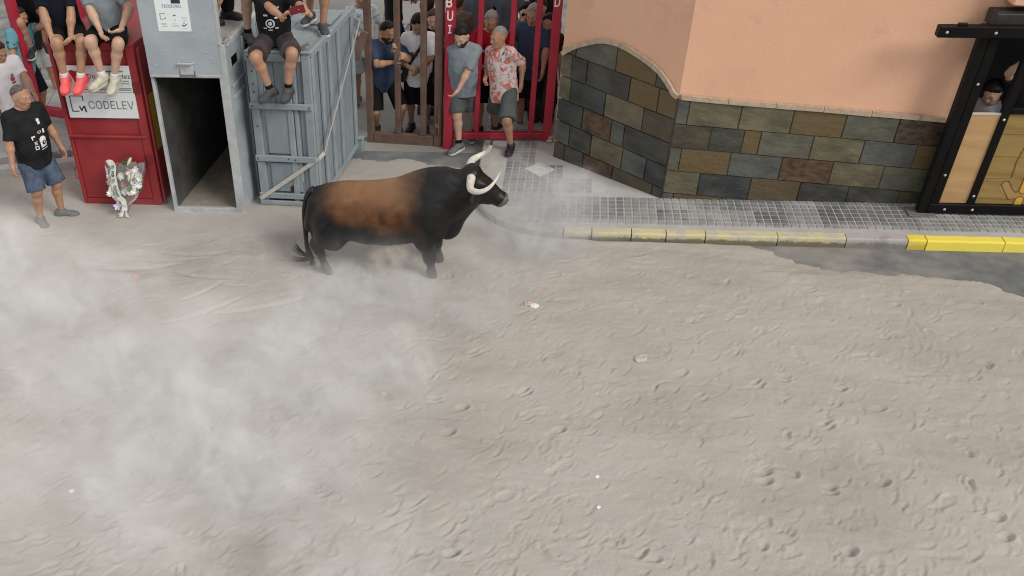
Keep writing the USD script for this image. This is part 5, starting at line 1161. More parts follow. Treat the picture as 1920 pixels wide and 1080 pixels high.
    # ---- clothes first as fields, so that the skin under them can be left out
    def put(name, f, mat, h=None, it=1, **kw):
        m = build(f, (h or res) * s, it) if callable(f) else f
        if m is None or len(m.faces) == 0: return None
        return t.part(name, m, mat, smooth=True, **kw)
    t_level = None
    sm = cat_(meshes)
    bodyp = t.part('body', sm, SKIN[skin_], smooth=True)
    if 'head' in parts:
        for q in (1, -1):
            e = trimesh.creation.icosphere(2, 0.0112 * hs); e.apply_translation(hk(0.0805, q * 0.031, 0.005)); ep = t.part('eye', e, m_eyewhite, smooth=True)
            i_ = trimesh.creation.icosphere(1, 0.0066 * hs); i_.apply_translation(hk(0.0868, q * 0.031, 0.003)); t.part('iris', i_, m_eye, smooth=True, parent=ep)
            br = tube([hk(0.090, q * 0.014, 0.030), hk(0.092, q * 0.030, 0.036), hk(0.080, q * 0.050, 0.028)], np.array([0.003, 0.0042, 0.002]) * hs, 6); t.part('eyebrow', br, m_browg if brow == 'grey' else m_brow, smooth=True)
        lp_ = ell(hk(0.0945, 0, -0.061), np.array([0.006, 0.023, 0.0075]) * hs, HR); t.part('mouth', build(lp_, 0.004 * hs, 0), m_lip, smooth=True)
        if glasses:
            g = cat_([place(extrude(Point(0, 0).buffer(0.024 * hs).intersection(sbox(-.03, -.018, .03, .018)), 0.004), hk(0.104, q * 0.033, 0.004), hl, hu, hf) for q in (1, -1)] + [tube([hk(0.106, 0.012, 0.008), hk(0.110, 0, 0.009), hk(0.106, -0.012, 0.008)], 0.002, 5)])
            t.part('glasses', g, m_eye)
        if hair:
            hm_ = HAIR[hair]
            th = {'short': 0.012, 'buzz': 0.003, 'thick': 0.022, 'long': 0.017, 'fringe': 0.020}[hair_style] * hs
            sk = ell(hk(-0.010, 0, 0.031), np.array([0.0985, 0.0778, 0.0985]) * hs, HR)
            pl_n = unit(-hf * 0.58 + hu * 0.81); pt = hk(0.086, 0, {'fringe': 0.050, 'buzz': 0.092, 'thick': 0.066}.get(hair_style, 0.078))
            def hair_field(p, sk=sk, th=th, pl_n=pl_n, pt=pt):
                dp = (p - pt) @ pl_n + 0.016 * hs * (meshkit.fbm(p * 55, 2, 4) - 0.5) * 2
                rel = p - Hc; ear_ = np.abs(rel @ hl) * 0.25                         # lower at the sides
                dp = dp + ear_ * 0.35 - 0.004 * hs
                r = np.clip(dp / (0.048 * hs), 0, 1); r = r * r * (3 - 2 * r)
                return sk(p) - (-0.006 * hs + (th + 0.006 * hs) * r)
            hair_field.bb = (sk.bb[0] - th, sk.bb[1] + th); hfn = hair_field
            if hair_style == 'long':
                hfn = su([hfn, cap(hk(-0.045, 0.055, 0.0), hk(-0.03, 0.085, -0.22), 0.045 * hs, 0.035 * hs), cap(hk(-0.045, -0.055, 0.0), hk(-0.03, -0.085, -0.22), 0.045 * hs, 0.035 * hs), cap(hk(-0.075, 0, 0.0), hk(-0.085, 0, -0.22), 0.06 * hs, 0.05 * hs)], 0.03)
            hfn = rough_(hfn, 0.010 * hs, 30, 3)
            put('hair', hfn, hm_, 0.0085, 0)
        if beard:
            bfn = su(face_f(0.006 * hs), 0.02); bfn = cut(bfn, hk(0.04, 0, -0.040), unit(hu * 0.9 - hf * 0.35)); bfn = cut(bfn, hk(-0.015, 0, 0), -hf)
            bfn = minus(bfn, ell(hk(0.105, 0, -0.060), np.array([0.018, 0.018, 0.008]) * hs, HR), 0.004)
            bfn = rough_(bfn, 0.014 * s, 34, 6)
            put('beard', bfn, HAIR[beard], 0.0075, 0)
    if legs:
        fs = [loft(P, fp, lpv, up, tt[tt < 0.16 * s], torso_w[tt < 0.16 * s], torso_d[tt < 0.16 * s], torso_o[tt < 0.16 * s], grow=0.014 * s)]
        cuts = []
        for k in range(2):
            h, kn, an = legs_j[k]
            l1 = min(leg_len, 1.0); e1 = h + (kn - h) * l1
            r0, r1 = 0.098 * s * wa, (0.072 + legs_loose) * s
            g_ = [cap(h, e1 + (unit(kn - h) * 0.03 * s if leg_len <= 1 else 0), r0, r1)]
            if leg_len > 1:
                e2 = kn + (an - kn) * (leg_len - 1); g_.append(cap(kn, e2 + unit(an - kn) * 0.03 * s, (0.068 + legs_loose * 0.8) * s, (0.050 + legs_loose * 0.7) * s)); endp, endn = e2, unit(an - kn)
            else: endp, endn = e1, unit(kn - h)
            q = su(g_, 0.03) if len(g_) > 1 else g_[0]
            fs.append(cut(rough_(q, 0.022 * s, 9, 11, (1, 1, 0.6)), endp, endn))
        lf = su(fs, 0.04 * s); lf = cut(lf, P + up * 0.10 * s, up); pass
        put('trousers' if leg_len > 1.4 else 'shorts', lf, legs)
    if shirt is not None:
        keep = tt > -(hem + 0.05) * s
        t2 = np.concatenate([[-(hem + 0.03) * s], tt[tt > -hem * s * 0.9]])
        w2 = np.interp(t2, tt, torso_w); d2 = np.interp(t2, tt, torso_d); o2 = np.interp(t2, tt, torso_o)
        lo_ = t2 < 0.34 * s
        w2[lo_] = np.maximum(w2[lo_], 0.170 * s * wide); d2[lo_] = np.maximum(d2[lo_], (0.120 + belly * 0.5) * s * (0.5 + 0.5 * wide))
        fs = [loft(P, fc * 0.5 + fp * 0.5, lc, up, t2, w2, d2, o2, grow=0.029 * s)]
        fs += [cap(sh[0], neck + lc * 0.03 * s - up * 0.012 * s, 0.062 * s, 0.054 * s), cap(sh[1], neck - lc * 0.03 * s - up * 0.012 * s, 0.062 * s, 0.054 * s)]
        if not tank:
            for k in range(2):
                d = unit(el[k] - sh[k]); sl = sleeve
                fs.append(cut(su([cap(sh[k], sh[k] + d * 0.10 * s, 0.066 * s * wa, 0.064 * s * wa), cap(sh[k] + d * 0.08 * s, el[k], 0.064 * s * wa, 0.062 * s * wa)], 0.02), sh[k] + (el[k] - sh[k]) * sl, d))
        sf = su(fs, 0.05 * s)
        sf = rough_(sf, 0.028 * s, 7.5, 17, (1, 1, 0.7)); sf = rough_(sf, 0.016 * s, 15, 23, (1, 1, 0.35))
        sf = cut(sf, P - up * hem * s + fc * 0.0, unit(-up + fc * 0.08))
        sf = minus(sf, ell(neck + up * 0.045 * s + fc * 0.025 * s, np.array([0.082, 0.080, 0.062]) * s, [fc, lc, up]), 0.01)
        shp = put('shirt' if not tank else 'vest', sf, shirt)
        for dm, polys in decals:                # flat prints that lie on the cloth
            out = []
            for pg in polys:
                for g in getattr(pg.segmentize(0.02), 'geoms', [pg.segmentize(0.02)]):
                    V2, F2 = trimesh.creation.triangulate_polygon(g, engine='earcut')
                    m3 = trimesh.Trimesh(np.column_stack([V2, np.zeros(len(V2))]), F2, process=False)
                    for _ in range(2): m3 = m3.subdivide()
                    q = P + s * (m3.vertices[:, :1] * lc + m3.vertices[:, 1:2] * up)
                    ds = np.arange(0.34, 0.0, -0.004) * s
                    val = sf((q[:, None] + ds[None, :, None] * fc).reshape(-1, 3)).reshape(len(q), -1)
                    hit = np.argmax(val < 0.001, axis=1)
                    m3.vertices = q + (ds[hit] + 0.004 * s)[:, None] * fc
                    out.append(m3)
            t.part('print', cat_(out), dm, parent=shp, kind='stuff')
    if shoe is not None:
        for k in range(2):
            h, kn, an = legs_j[k]
            a = math.radians(foot_yaw[k]); d = F * math.cos(a) + Lf * math.sin(a); pt = math.radians(foot_pitch[k]); u2 = U * math.cos(pt) - d * math.sin(pt); d = d * math.cos(pt) + U * math.sin(pt); sd = np.cross(u2, d)
            g = an - u2 * 0.085 * s                              # the sole's plane under the ankle
            g = an - u2 * 0.085 * s; s_k = s * 1.13
            q = lambda f, l, u: g + s * (d * f * 1.13 + sd * l * 1.15 + u2 * u)
            up_ = su([ell(q(-0.035, 0, 0.045), np.array([0.052, 0.040, 0.05]) * s_k, [d, sd, u2]), cap(q(0.0, 0, 0.06), q(0.10, 0, 0.040), 0.043 * s_k, 0.036 * s_k), ell(q(0.125, 0, 0.034), np.array([0.062, 0.046, 0.033]) * s_k, [d, sd, u2]), cap(q(-0.02, 0, 0.06), q(-0.012, 0, 0.105), 0.044 * s_k, 0.043 * s_k)], 0.03 * s_k)
            up_ = cut(up_, q(0, 0, 0.021), -u2); up_ = cut(up_, q(-0.02, 0, 0.108), unit(u2 - d * 0.18)); up_ = rough_(up_, 0.006, 40, 2)
            sp = put('shoe', up_, shoe, 0.0085, 1)
            pr = LineString([(-0.045, 0), (0.05, 0.004), (0.13, 0.0)]).buffer(0.044); hl_ = extrude(affinity.scale(pr, 1.03, 1.02), 0.026)
            v = hl_.vertices * s * np.array([1.13, 1.15, 1.0]); so = trimesh.Trimesh(g + v[:, :1] * d + v[:, 1:2] * sd + (v[:, 2:] - 0.002) * u2, hl_.faces, process=False)
            t.part('sole', so, sole or shoe, parent=sp)
            if sock is not None:
                so_ = cut(cut(cap(an - unit(kn - an) * 0.02 * s, an + (kn - an) * 0.25, 0.041 * s, 0.047 * s), an + (kn - an) * 0.16, unit(kn - an)), q(0, 0, 0.08), -u2)
                put('sock', so_, sock, 0.009, 0)
    return dict(t=t, wr=wr, el=el, head=Hc, P=P, C=Cc, up=up, fc=fc, lc=lc, neck=neck, knees=[j[1] for j in legs_j], R2=R2, s=s, sh=sh)
black_sh = cloth('black_tee', (0.012, 0.012, 0.014), (0.02, 0.02, 0.022))
c_white = cloth('white', (0.72, 0.73, 0.78), (0.64, 0.65, 0.70)); c_navy = cloth('navy', (0.022, 0.036, 0.070), (0.03, 0.045, 0.085)); c_grey = cloth('grey_blue', (0.25, 0.29, 0.33), (0.20, 0.235, 0.275)); c_black = cloth('black_shorts', (0.010, 0.010, 0.012))
c_denim = cloth('denim', (0.05, 0.072, 0.12), (0.10, 0.13, 0.19), scale=14); c_turq = cloth('turquoise', (0.12, 0.30, 0.36), (0.10, 0.24, 0.30)); c_gshort = cloth('grey_shorts', (0.075, 0.085, 0.09), (0.10, 0.11, 0.115)); c_lgrey = cloth('light_grey', (0.40, 0.42, 0.43)); c_dnavy = cloth('dark_navy', (0.010, 0.012, 0.022)); c_brownsh = cloth('brown_shorts', (0.055, 0.045, 0.050), (0.075, 0.062, 0.066)); c_redj = cloth('red_jersey', (0.33, 0.012, 0.022), (0.24, 0.010, 0.018)); c_dusty = cloth('taupe', (0.16, 0.13, 0.115)); c_greyb2 = cloth('slate_blue', (0.15, 0.19, 0.24)); c_pale = cloth('pale_blue', (0.48, 0.54, 0.62)); c_darkbl = cloth('dusk_blue', (0.035, 0.055, 0.10), (0.045, 0.07, 0.125))
s_grey = M('shoe_grey', (0.10, 0.105, 0.11), (0.16, 0.165, 0.17), rough=0.8, coord='obj', scale=40); s_black = M('shoe_black', (0.012, 0.012, 0.014), (0.022, 0.022, 0.025), rough=0.6); s_white = M('sole_white', (0.68, 0.68, 0.67), (0.6, 0.6, 0.6), rough=0.6); s_coral = M('shoe_coral', (0.80, 0.13, 0.13), (0.70, 0.10, 0.11), rough=0.6, coord='obj', scale=20); s_beige = M('shoe_cream', (0.55, 0.54, 0.45), (0.40, 0.39, 0.31), rough=0.6, coord='obj', scale=14); s_dgrey = M('shoe_dark', (0.045, 0.05, 0.06), (0.07, 0.075, 0.085), rough=0.8)
print6 = printed('turquoise_print', (0.12, 0.30, 0.36), (0.03, 0.06, 0.08), ((-0.5, 0.5), (-0.5, 0.5), (1.22, 1.34)), 18.0, 0.57)
MATS['floral'] = usdkit.material(stage, '/World/Looks/floral', {'tc': ('texture_coordinate', {}), 'n': ('noise_texture', {'scale': 8.5, 'detail': 3.0, 'roughness': 0.55, 'distortion': 1.4}),
    'r': ('rgb_ramp', {'ramp': [(0.30, (0.09, 0.09, 0.13)), (0.36, (0.34, 0.30, 0.33)), (0.42, (0.66, 0.60, 0.61)), (0.50, (0.64, 0.50, 0.49)), (0.56, (0.55, 0.20, 0.16)), (0.66, (0.46, 0.14, 0.11)), (0.74, (0.62, 0.42, 0.38))]}), 'p': ('principled_bsdf', {'roughness': 0.9, 'specular_ior_level': 0.15})},
    [('tc.object', 'n.vector'), ('n.fac', 'r.fac'), ('r.color', 'p.base_color')], surface='p.BSDF')
MATS['leafy'] = usdkit.material(stage, '/World/Looks/leafy_print', {'tc': ('texture_coordinate', {}), 'n': ('noise_texture', {'scale': 11.0, 'detail': 3.0, 'distortion': 1.0}),
    'r': ('rgb_ramp', {'ramp': [(0.40, (0.70, 0.74, 0.78)), (0.52, (0.58, 0.68, 0.72)), (0.58, (0.16, 0.34, 0.34)), (0.68, (0.40, 0.55, 0.58))]}), 'p': ('principled_bsdf', {'roughness': 0.9, 'specular_ior_level': 0.15})},
    [('tc.object', 'n.vector'), ('n.fac', 'r.fac'), ('r.color', 'p.base_color')], surface='p.BSDF')
def lc_(base, face, x, y, u):
    """street coordinates to (front, left, up) of a figure that stands at base and looks along face"""
    a = math.radians(face); dx, dy = x - base[0], y - base[1]
    return (dx * math.cos(a) + dy * math.sin(a), -dx * math.sin(a) + dy * math.cos(a), u)
def lp_(base, face, px, py, y):
    x, u = on_y(px, py, y); return lc_(base, face, x, y, u)

def disc(l, u, r, n=16): return Point(l, u).buffer(r, n)
def blk(l0, l1, u0, u1): return sbox(l0, u0, l1, u1)
m_print = M('white_print', (0.70, 0.72, 0.74), (0.62, 0.64, 0.66), rough=0.85); m_gprint = M('green_print', (0.10, 0.35, 0.08), (0.12, 0.38, 0.10), rough=0.85); m_rprint = M('dark_red_print', (0.32, 0.06, 0.09), (0.38, 0.10, 0.12), rough=0.85); m_kprint = M('dark_print', (0.05, 0.05, 0.06), (0.09, 0.09, 0.1), rough=0.85)
# (seen from the front, the wearer's left is at the right hand)
logos1 = [disc(0.07, 0.415, 0.022).union(blk(0.055, 0.09, 0.37, 0.40)), disc(0.09, 0.30, 0.014).union(blk(0.075, 0.10, 0.265, 0.29)), affinity.scale(disc(0.035, 0.292, 0.026), 1, 0.55).difference(affinity.scale(disc(0.035, 0.292, 0.017), 1, 0.5)),
          blk(-0.075, -0.03, 0.255, 0.272).union(blk(-0.075, -0.062, 0.23, 0.272)), blk(-0.06, -0.025, 0.195, 0.203), blk(-0.06, -0.025, 0.18, 0.188), blk(-0.06, -0.025, 0.165, 0.173), blk(-0.062, -0.02, 0.105, 0.15).difference(blk(-0.052, -0.03, 0.115, 0.14)),
          disc(0.045, 0.20, 0.042).union(blk(0.005, 0.085, 0.115, 0.185)).difference(disc(0.052, 0.165, 0.026)).union(disc(0.055, 0.17, 0.010)), blk(0.0, 0.095, 0.088, 0.096)]
logos2 = [disc(0.0, 0.20, 0.052).difference(disc(0.0, 0.20, 0.036)), disc(0.0, 0.20, 0.022), blk(-0.085, -0.045, 0.135, 0.15), blk(0.05, 0.085, 0.14, 0.155), blk(0.055, 0.095, 0.255, 0.275), Polygon([(0.04, 0.36), (0.06, 0.335), (0.11, 0.375), (0.105, 0.39), (0.062, 0.36), (0.05, 0.375)]), blk(0.04, 0.10, 0.31, 0.32), blk(-0.07, -0.02, 0.285, 0.305), blk(-0.03, 0.02, 0.118, 0.13)]
# -- standing man at the left
b = at(96, 413)
person('standing grey haired man in black printed T-shirt and denim shorts beside the red crate', b, -30, S=1.73, wide=1.10, belly=0.04, lean=(0.03, 0.0), foot=((0.05, 0.13, 0.09), (0.02, -0.13, 0.09)), foot_yaw=(34, -14), hand=((0.10, 0.30, 0.86), (0.12, -0.33, 0.86)), curl=(0.5, 0.6), head=(16, -10), skin_='tan', hair='grey', hair_style='buzz', brow='grey',
       shirt=black_sh, decals=[(m_print, logos1)], sleeve=0.88, hem=0.17, legs=c_denim, leg_len=0.99, legs_loose=0.04, shoe=s_grey, sole=s_white)
# -- behind him, at the left edge
b = at(28, 185, 0.95)
person('man in white T-shirt with a small red print and blue jeans at the left edge', b, -35, S=1.74, wide=1.12, lean=(0.0, -0.12), head=(10, -20), hand=((0.42, 0.10, 1.05), (0.1, -0.30, 0.85)), elbow=((-0.3, 0.8, -0.3), (-0.6, -0.5, -0.2)), hair='dark', skin_='tan', shirt=c_white, decals=[(m_rprint, [disc(0.02, 0.34, 0.03), blk(-0.005, 0.045, 0.28, 0.305), disc(0.03, 0.385, 0.018)])], sleeve=0.75, hem=0.15, legs=c_denim, leg_len=1.9, shoe=s_grey, sole=s_white)
b = at(34, 84, 1.2); fx = -14
person('person in turquoise T-shirt reaching out to hold the red barrier', b, fx, S=1.72, wide=1.05, lean=(0.12, 0.1), head=(0, -10), hand=(lp_(b, fx, 100, 44, 11.62), (0.15, -0.3, 0.9)), elbow=((-0.2, 0.5, -0.6), (-0.6, -0.5, -0.2)), hair='dark', shirt=print6, sleeve=0.75, legs=c_dnavy, leg_len=1.0, shoe=s_grey, sole=s_white)
b = at(97, 180); fx = -70
person('person in dark T-shirt and light grey shorts behind the red barrier', b, fx, S=1.76, hair='dark', head=(0, -10), hand=((0.25, 0.22, 1.0), (0.1, -0.28, 0.85)), shirt=black_sh, legs=c_lgrey, leg_len=0.98, legs_loose=0.04, shoe=s_grey, sole=s_white)
x_, z_ = on_y(60, 30, 12.2); b = (x_, 12.2); fx = -60
person('person in black sitting up on the red barrier with one shoe hanging', b, fx, S=1.74, pelvis=(0, 0, z_ + 0.05), foot=(lp_(b, fx, 86, 82, 11.8), (0.34, -0.10, z_ - 0.36)), foot_pitch=(-10, -10), hand=((0.25, 0.15, z_ + 0.05), (0.22, -0.2, z_ + 0.06)), lean=(0.2, 0), parts=('arms', 'legs'), hair=None, shirt=black_sh, legs=c_black, leg_len=0.9, shoe=s_black, sole=s_white)

# -- two men sitting on the red crate
def seated(label, px_seat, ydep, zseat, fx, ank, kneeq, hands_, yk, **k):
    x_, _ = on_y(px_seat, 60, ydep); b = (x_, ydep)
    ft = tuple(lp_(b, fx, *q, yk + 0.05) for q in ank)
    kn = []
    P = np.array([0, 0, zseat + 0.10])
    for q, f in zip(kneeq, ft):
        kq = np.array(lp_(b, fx, *q, yk)); kn.append(tuple(kq - (P + np.array(f)) / 2))
    hd = tuple(lp_(b, fx, *q) for q in hands_)
    return person(label, b, fx, pelvis=(0, 0, zseat + 0.10), foot=ft, knee=tuple(kn), hand=hd, **k)
seated('man in black polo shirt and coral trainers sitting on the red crate', 127, RY + 0.24, RH, -84, ((151, 146), (121, 146)), ((148, 80), (113, 76)), ((133, 84, RY - 0.10), (101, 86, RY - 0.15)), RY - 0.16,
       S=1.76, lean=(0.22, 0), elbow=((-0.4, 0.9, 0), (-0.4, -0.9, 0)), hand_dir=((0.5, -0.6, -0.5), (0.5, 0.3, -0.8)), curl=(0.8, 0.8), foot_pitch=(-22, -22), foot_yaw=(-8, 12), hair='black', skin_='tan', shirt=c_dnavy, sleeve=0.72, legs=c_black, leg_len=0.72, shoe=s_coral, sole=s_coral, sock=s_white, hem=0.08)
seated('man in grey blue T-shirt and cream trainers sitting on the red crate', 206, RY + 0.26, RH, -88, ((214, 147), (192, 143)), ((213, 88), (177, 78)), ((226, 56, RY - 0.0), (194, 72, RY - 0.10)), RY - 0.16,
       S=1.76, wide=1.1, lean=(0.16, 0), elbow=((-0.3, 0.9, 0), (-0.4, -0.9, 0)), hand_dir=((0.3, -0.8, -0.3), (0.7, 0.4, -0.5)), curl=(0.9, 0.8), foot_pitch=(-24, -12), foot_yaw=(-4, -30), hair='dark', skin_='fair', shirt=c_grey, sleeve=0.78, legs=c_black, leg_len=0.82, shoe=s_beige, sole=s_beige, sock=s_white, hem=0.08)
# -- on the grey crate and the wooden crate
b = at(413, 38, GH)
person('person in black trousers and black shoes standing on the grey crate', b, -25, S=1.76, z=GH + 0.0, foot=((0.03, 0.10, 0.085), (-0.02, -0.10, 0.085)), hair='dark', shirt=black_sh, legs=c_black, leg_len=1.95, legs_loose=0.03, shoe=s_black, sole=s_black, parts=('arms', 'legs'), hands=False)
b = at(455, 76, BHH + 0.03); fx = -62
person('bare legged person in dark shorts with one black shoe on the wooden crate corner', b, fx, S=1.76, z=BHH + 0.03, foot=((0.05, 0.06, 0.085), (0.12, -0.30, 0.32)), knee=((1, 0.1, 0), (1, -0.2, 0)), skin_='fair', hair='dark', shirt=c_dnavy, legs=c_gshort, leg_len=0.92, shoe=s_dgrey, sole=s_black, sock=c_black, parts=('arms', 'legs'), hands=False)
ph = seated('young man in black printed T-shirt holding up a phone on the wooden crate', 516, BY + 0.20, BHH + 0.03, -88, ((540, 166), (507, 168)), ((541, 104), (488, 106)), ((580, 26, BY - 0.20), (537, 40, BY - 0.20)), BY - 0.20,
       S=1.74, wide=1.0, lean=(0.06, 0), elbow=((-0.1, 0.7, -0.9), (-0.1, -0.7, -0.9)), hand_dir=((0.25, -0.55, 0.8), (0.25, 0.55, 0.8)), palm=((0.2, -1, -0.1), (0.2, 1, -0.1)), curl=(0.9, 0.9), foot_pitch=(-8, -6), foot_yaw=(-4, -24), head=(0, -14), hair='dark', skin_='tan', shirt=black_sh, decals=[(m_print, logos2)], sleeve=0.85, hem=0.06, legs=c_brownsh, leg_len=0.84, legs_loose=0.045, shoe=s_dgrey, sole=s_dgrey, sock=c_black)
b = at(606, 60, BHH); fx = -70
person('person standing on the wooden crate in a grey trainer with a white sole', b, fx, S=1.78, z=BHH, foot=((0.0, 0.0, 0.085), (*lc_(b, fx, *at(582, 46, BHH), 0)[:2], 0.085)), foot_yaw=(4, -30), skin_='tan', hair='dark', shirt=c_grey, legs=c_gshort, leg_len=0.85, shoe=s_dgrey, sole=s_white, parts=('arms', 'legs'), hands=False)
b = at(680, 82, 0.92)
person('person in leafy printed shirt half hidden behind the wooden crate', b, -75, S=1.74, hand=((0.10, 0.25, 1.0), (0.14, -0.12, 1.10)), elbow=((-0.6, 0.5, -0.2), (-0.6, -0.6, -0.2)), hair='dark', shirt=MATS['leafy'], sleeve=0.9, hem=0.2, legs=c_lgrey, leg_len=1.0, shoe=s_grey, sole=s_white)

# -- behind the brown gate
GYB = 11.34
b = at(724, 252); fx = -72
person('bearded man in dark blue T-shirt gripping a bar of the brown gate', b, fx, S=1.75, wide=1.12, belly=0.02, pelvis=(-0.04, -0.02, 0.83), lean=(0.14, 0.08), foot=((0.06, 0.18, 0.085), (-0.12, -0.12, 0.085)), knee=((1, 0.5, 0), (1, -0.2, 0)), hand=(lp_(b, fx, 738, 94, GYB + 0.02), lp_(b, fx, 741, 116, GYB + 0.02)), elbow=((-0.3, 0.8, -0.6), (0.1, -0.9, -0.6)), hand_dir=((0.6, 0.3, 0.7), (0.5, 0.5, 0.75)), curl=(0.9, 0.7),
       head=(24, -14), hair='black', hair_style='short', beard='dark', skin_='tan', shirt=c_darkbl, sleeve=0.82, hem=0.16, legs=c_black, leg_len=0.98, legs_loose=0.045, shoe=s_black, sole=s_dgrey)
b = at(785, 249); fx = -86
wt = person('young man in white T-shirt with a black shoulder bag behind the brown gate', b, fx, S=1.72, foot=((0.0, 0.10, 0.085), (-0.12, -0.12, 0.085)), hand=((0.26, 0.02, 1.02), (0.28, -0.10, 1.08)), elbow=((-0.4, 0.8, -0.4), (-0.4, -0.8, -0.4)), hand_dir=((0.5, -0.7, 0), (0.5, 0.6, 0)), curl=(0.8, 0.8), head=(4, -18), hair='black', hair_style='fringe', skin_='olive', shirt=c_white, decals=[(m_kprint, [blk(-0.10, -0.055, 0.27, 0.33), blk(-0.035, 0.005, 0.27, 0.33), blk(0.05, 0.095, 0.27, 0.33)])], sleeve=0.88, hem=0.19, legs=c_black, leg_len=1.0, legs_loose=0.05, shoe=s_black, sole=s_black)
b = at(814, 20, 1.63)
person('long haired woman in dark top standing between the bars of the brown gate', b, -90, S=1.64, wide=0.86, head=(0, -8), hair='brown', hair_style='long', skin_='fair', brow='dark', shirt=black_sh, tank=True, legs=c_gshort, leg_len=0.7, shoe=s_grey, sole=s_white)
b = at(738, 18, 0.98); fx = 20
person('person in dark clothes with folded arms at the back of the crowd', b, fx, S=1.78, hand=((0.30, 0.05, 1.12), (0.32, -0.02, 1.16)), elbow=((-0.1, 0.8, -0.5), (-0.1, -0.8, -0.5)), hair='dark', shirt=black_sh, legs=c_black, leg_len=0.95, shoe=s_black, sole=s_black, res=0.014)
b = at(801, 0, 1.70)
person('black haired person in black standing before the white panel', b, 80, S=1.72, hair='black', hair_style='thick', shirt=black_sh, legs=c_black, leg_len=1.9, shoe=s_black, res=0.014)

# -- behind and through the red gate
b = at(868, 152, 0.95); fx = -104
q = lp_(b, fx, 861, 250, 11.12)
person('dark bearded man in grey T-shirt stepping through the red gate', b, fx, S=1.77, wide=1.12, belly=0.02, lean=(0.18, 0.05), foot=((-0.28, 0.10, 0.085), (q[0], q[1], 0.10)), knee=((1, 0.1, 0), (1, -0.0, 0)), foot_yaw=(5, -18), hand=((0.34, 0.06, 0.95), (-0.02, -0.20, 0.98)), elbow=((-0.3, 0.9, -0.2), (-0.9, -0.2, 0)), hand_dir=((0.4, -0.5, -0.7), None), curl=(0.7, 0.5), head=(-6, -30), hair='black', hair_style='short', beard='dark', skin_='fair', shirt=c_grey, sleeve=0.85, hem=0.16, legs=c_gshort, leg_len=0.92, legs_loose=0.04, shoe=s_grey, sole=s_white, sock=c_black)
b = at(921, 38, 1.62); fx = -88
person('grey haired man in red sports jersey behind the red gate', b, fx, S=1.75, wide=1.05, hand=((0.20, 0.10, 1.10), (0.30, -0.12, 1.12)), elbow=((-0.2, 0.9, -0.3), (-0.2, -0.9, -0.3)), head=(4, -16), hair='silver', hair_style='short', brow='grey', skin_='tan', shirt=c_redj, decals=[(m_print, [blk(-0.10 + k * 0.034, -0.078 + k * 0.034, 0.30, 0.335) for k in range(6)])], sleeve=0.5, hem=0.15, legs=c_black, leg_len=0.98, legs_loose=0.045, shoe=s_black, sole=s_black)
f1 = at(957, 283, PAV); f2 = at(928, 243, 0.1); b = ((f1[0] + f2[0]) / 2 - 0.02, 11.14); fx = -112
person('shaven headed man in red and white floral shirt leaning out past the red gate', b, fx, S=1.75, wide=1.02, pelvis=(-0.02, 0.0, 0.90), lean=(0.02, -0.14), foot=((*lc_(b, fx, f1[0], f1[1], 0)[:2], PAV + 0.085), (*lc_(b, fx, f2[0], f2[1], 0)[:2], 0.15)), foot_pitch=(0, -30), foot_yaw=(15, -15), knee=((1, 0.25, 0), (0.35, -1, 0)), hand=((-0.12, 0.20, 0.98), (0.10, -0.22, 1.05)), elbow=((-0.9, 0.25, 0.0), (-0.8, -0.3, -0.2)), chest_yaw=-14, head=(-14, -6), hair='silver', hair_style='buzz', brow='grey', skin_='tan', shirt=MATS['floral'], sleeve=0.95, hem=0.17, legs=c_gshort, leg_len=1.0, legs_loose=0.05, shoe=s_black, sole=s_dgrey)
b = at(987, 240); fx = -98
person('older grey haired man in navy T-shirt reaching out behind the floral shirt', b, fx, S=1.79, wide=1.14, belly=0.03, foot=((0.0, 0.12, 0.085), (0.10, -0.08, 0.085)), hand=((0.30, 0.22, 0.95), lp_(b, fx, 964, 104, 11.62)), elbow=((-0.5, 0.7, -0.2), (0.0, -1, -0.4)), hand_dir=(None, (0.5, -0.8, 0.05)), curl=(0.5, 0.3), head=(-10, -14), hair='silver', hair_style='short', brow='grey', skin_='tan', shirt=c_darkbl, sleeve=0.85, hem=0.18, legs=c_dnavy, leg_len=1.0, legs_loose=0.05, shoe=s_grey, sole=s_white, sock=s_grey)
b = at(988, 12, 1.62)
person('woman with dark hair and sunglasses at the back behind the red gate', b, -92, S=1.66, wide=0.9, hair='black', hair_style='thick', skin_='fair', glasses=True, shirt=c_dusty, legs=c_black, leg_len=1.9, shoe=s_black, res=0.013)
b = at(1012, 38, 1.36)
person('bare shouldered person in beige top between the red bars', b, -110, S=1.66, wide=0.95, hair='dark', skin_='fair', shirt=cloth('beige', (0.50, 0.42, 0.34)), tank=True, legs=c_denim, leg_len=1.9, shoe=s_grey, sole=s_white, res=0.013)
b = at(1030, 36, 1.58)
person('dark haired woman in dark clothes at the right end of the red gate', b, -102, S=1.64, wide=0.92, hand=((0.1, 0.25, 0.8), (0.22, -0.12, 0.98)), hair='black', hair_style='long', skin_='olive', shirt=c_dusty if False else cloth('dark_olive', (0.035, 0.032, 0.026)), sleeve=0.7, legs=cloth('umber', (0.06, 0.045, 0.035)), leg_len=1.9, legs_loose=0.06, shoe=s_black, res=0.013)
b = at(890, 18, 1.22)
person('person in slate blue shirt with bare forearms at the back', b, -60, S=1.76, hand=((0.2, 0.25, 0.95), (0.15, -0.28, 0.9)), hair='dark', shirt=c_greyb2, sleeve=0.8, legs=cloth('khaki', (0.17, 0.155, 0.125)), leg_len=1.9, shoe=s_grey, res=0.014)
b = at(951, 16, 1.12)
person('person in grey blue top and black trousers seen from behind at the back', b, 100, S=1.76, hair='dark', shirt=c_greyb2, sleeve=0.85, legs=c_black, leg_len=1.9, shoe=s_black, res=0.014)
b = at(930, 10, 1.15)
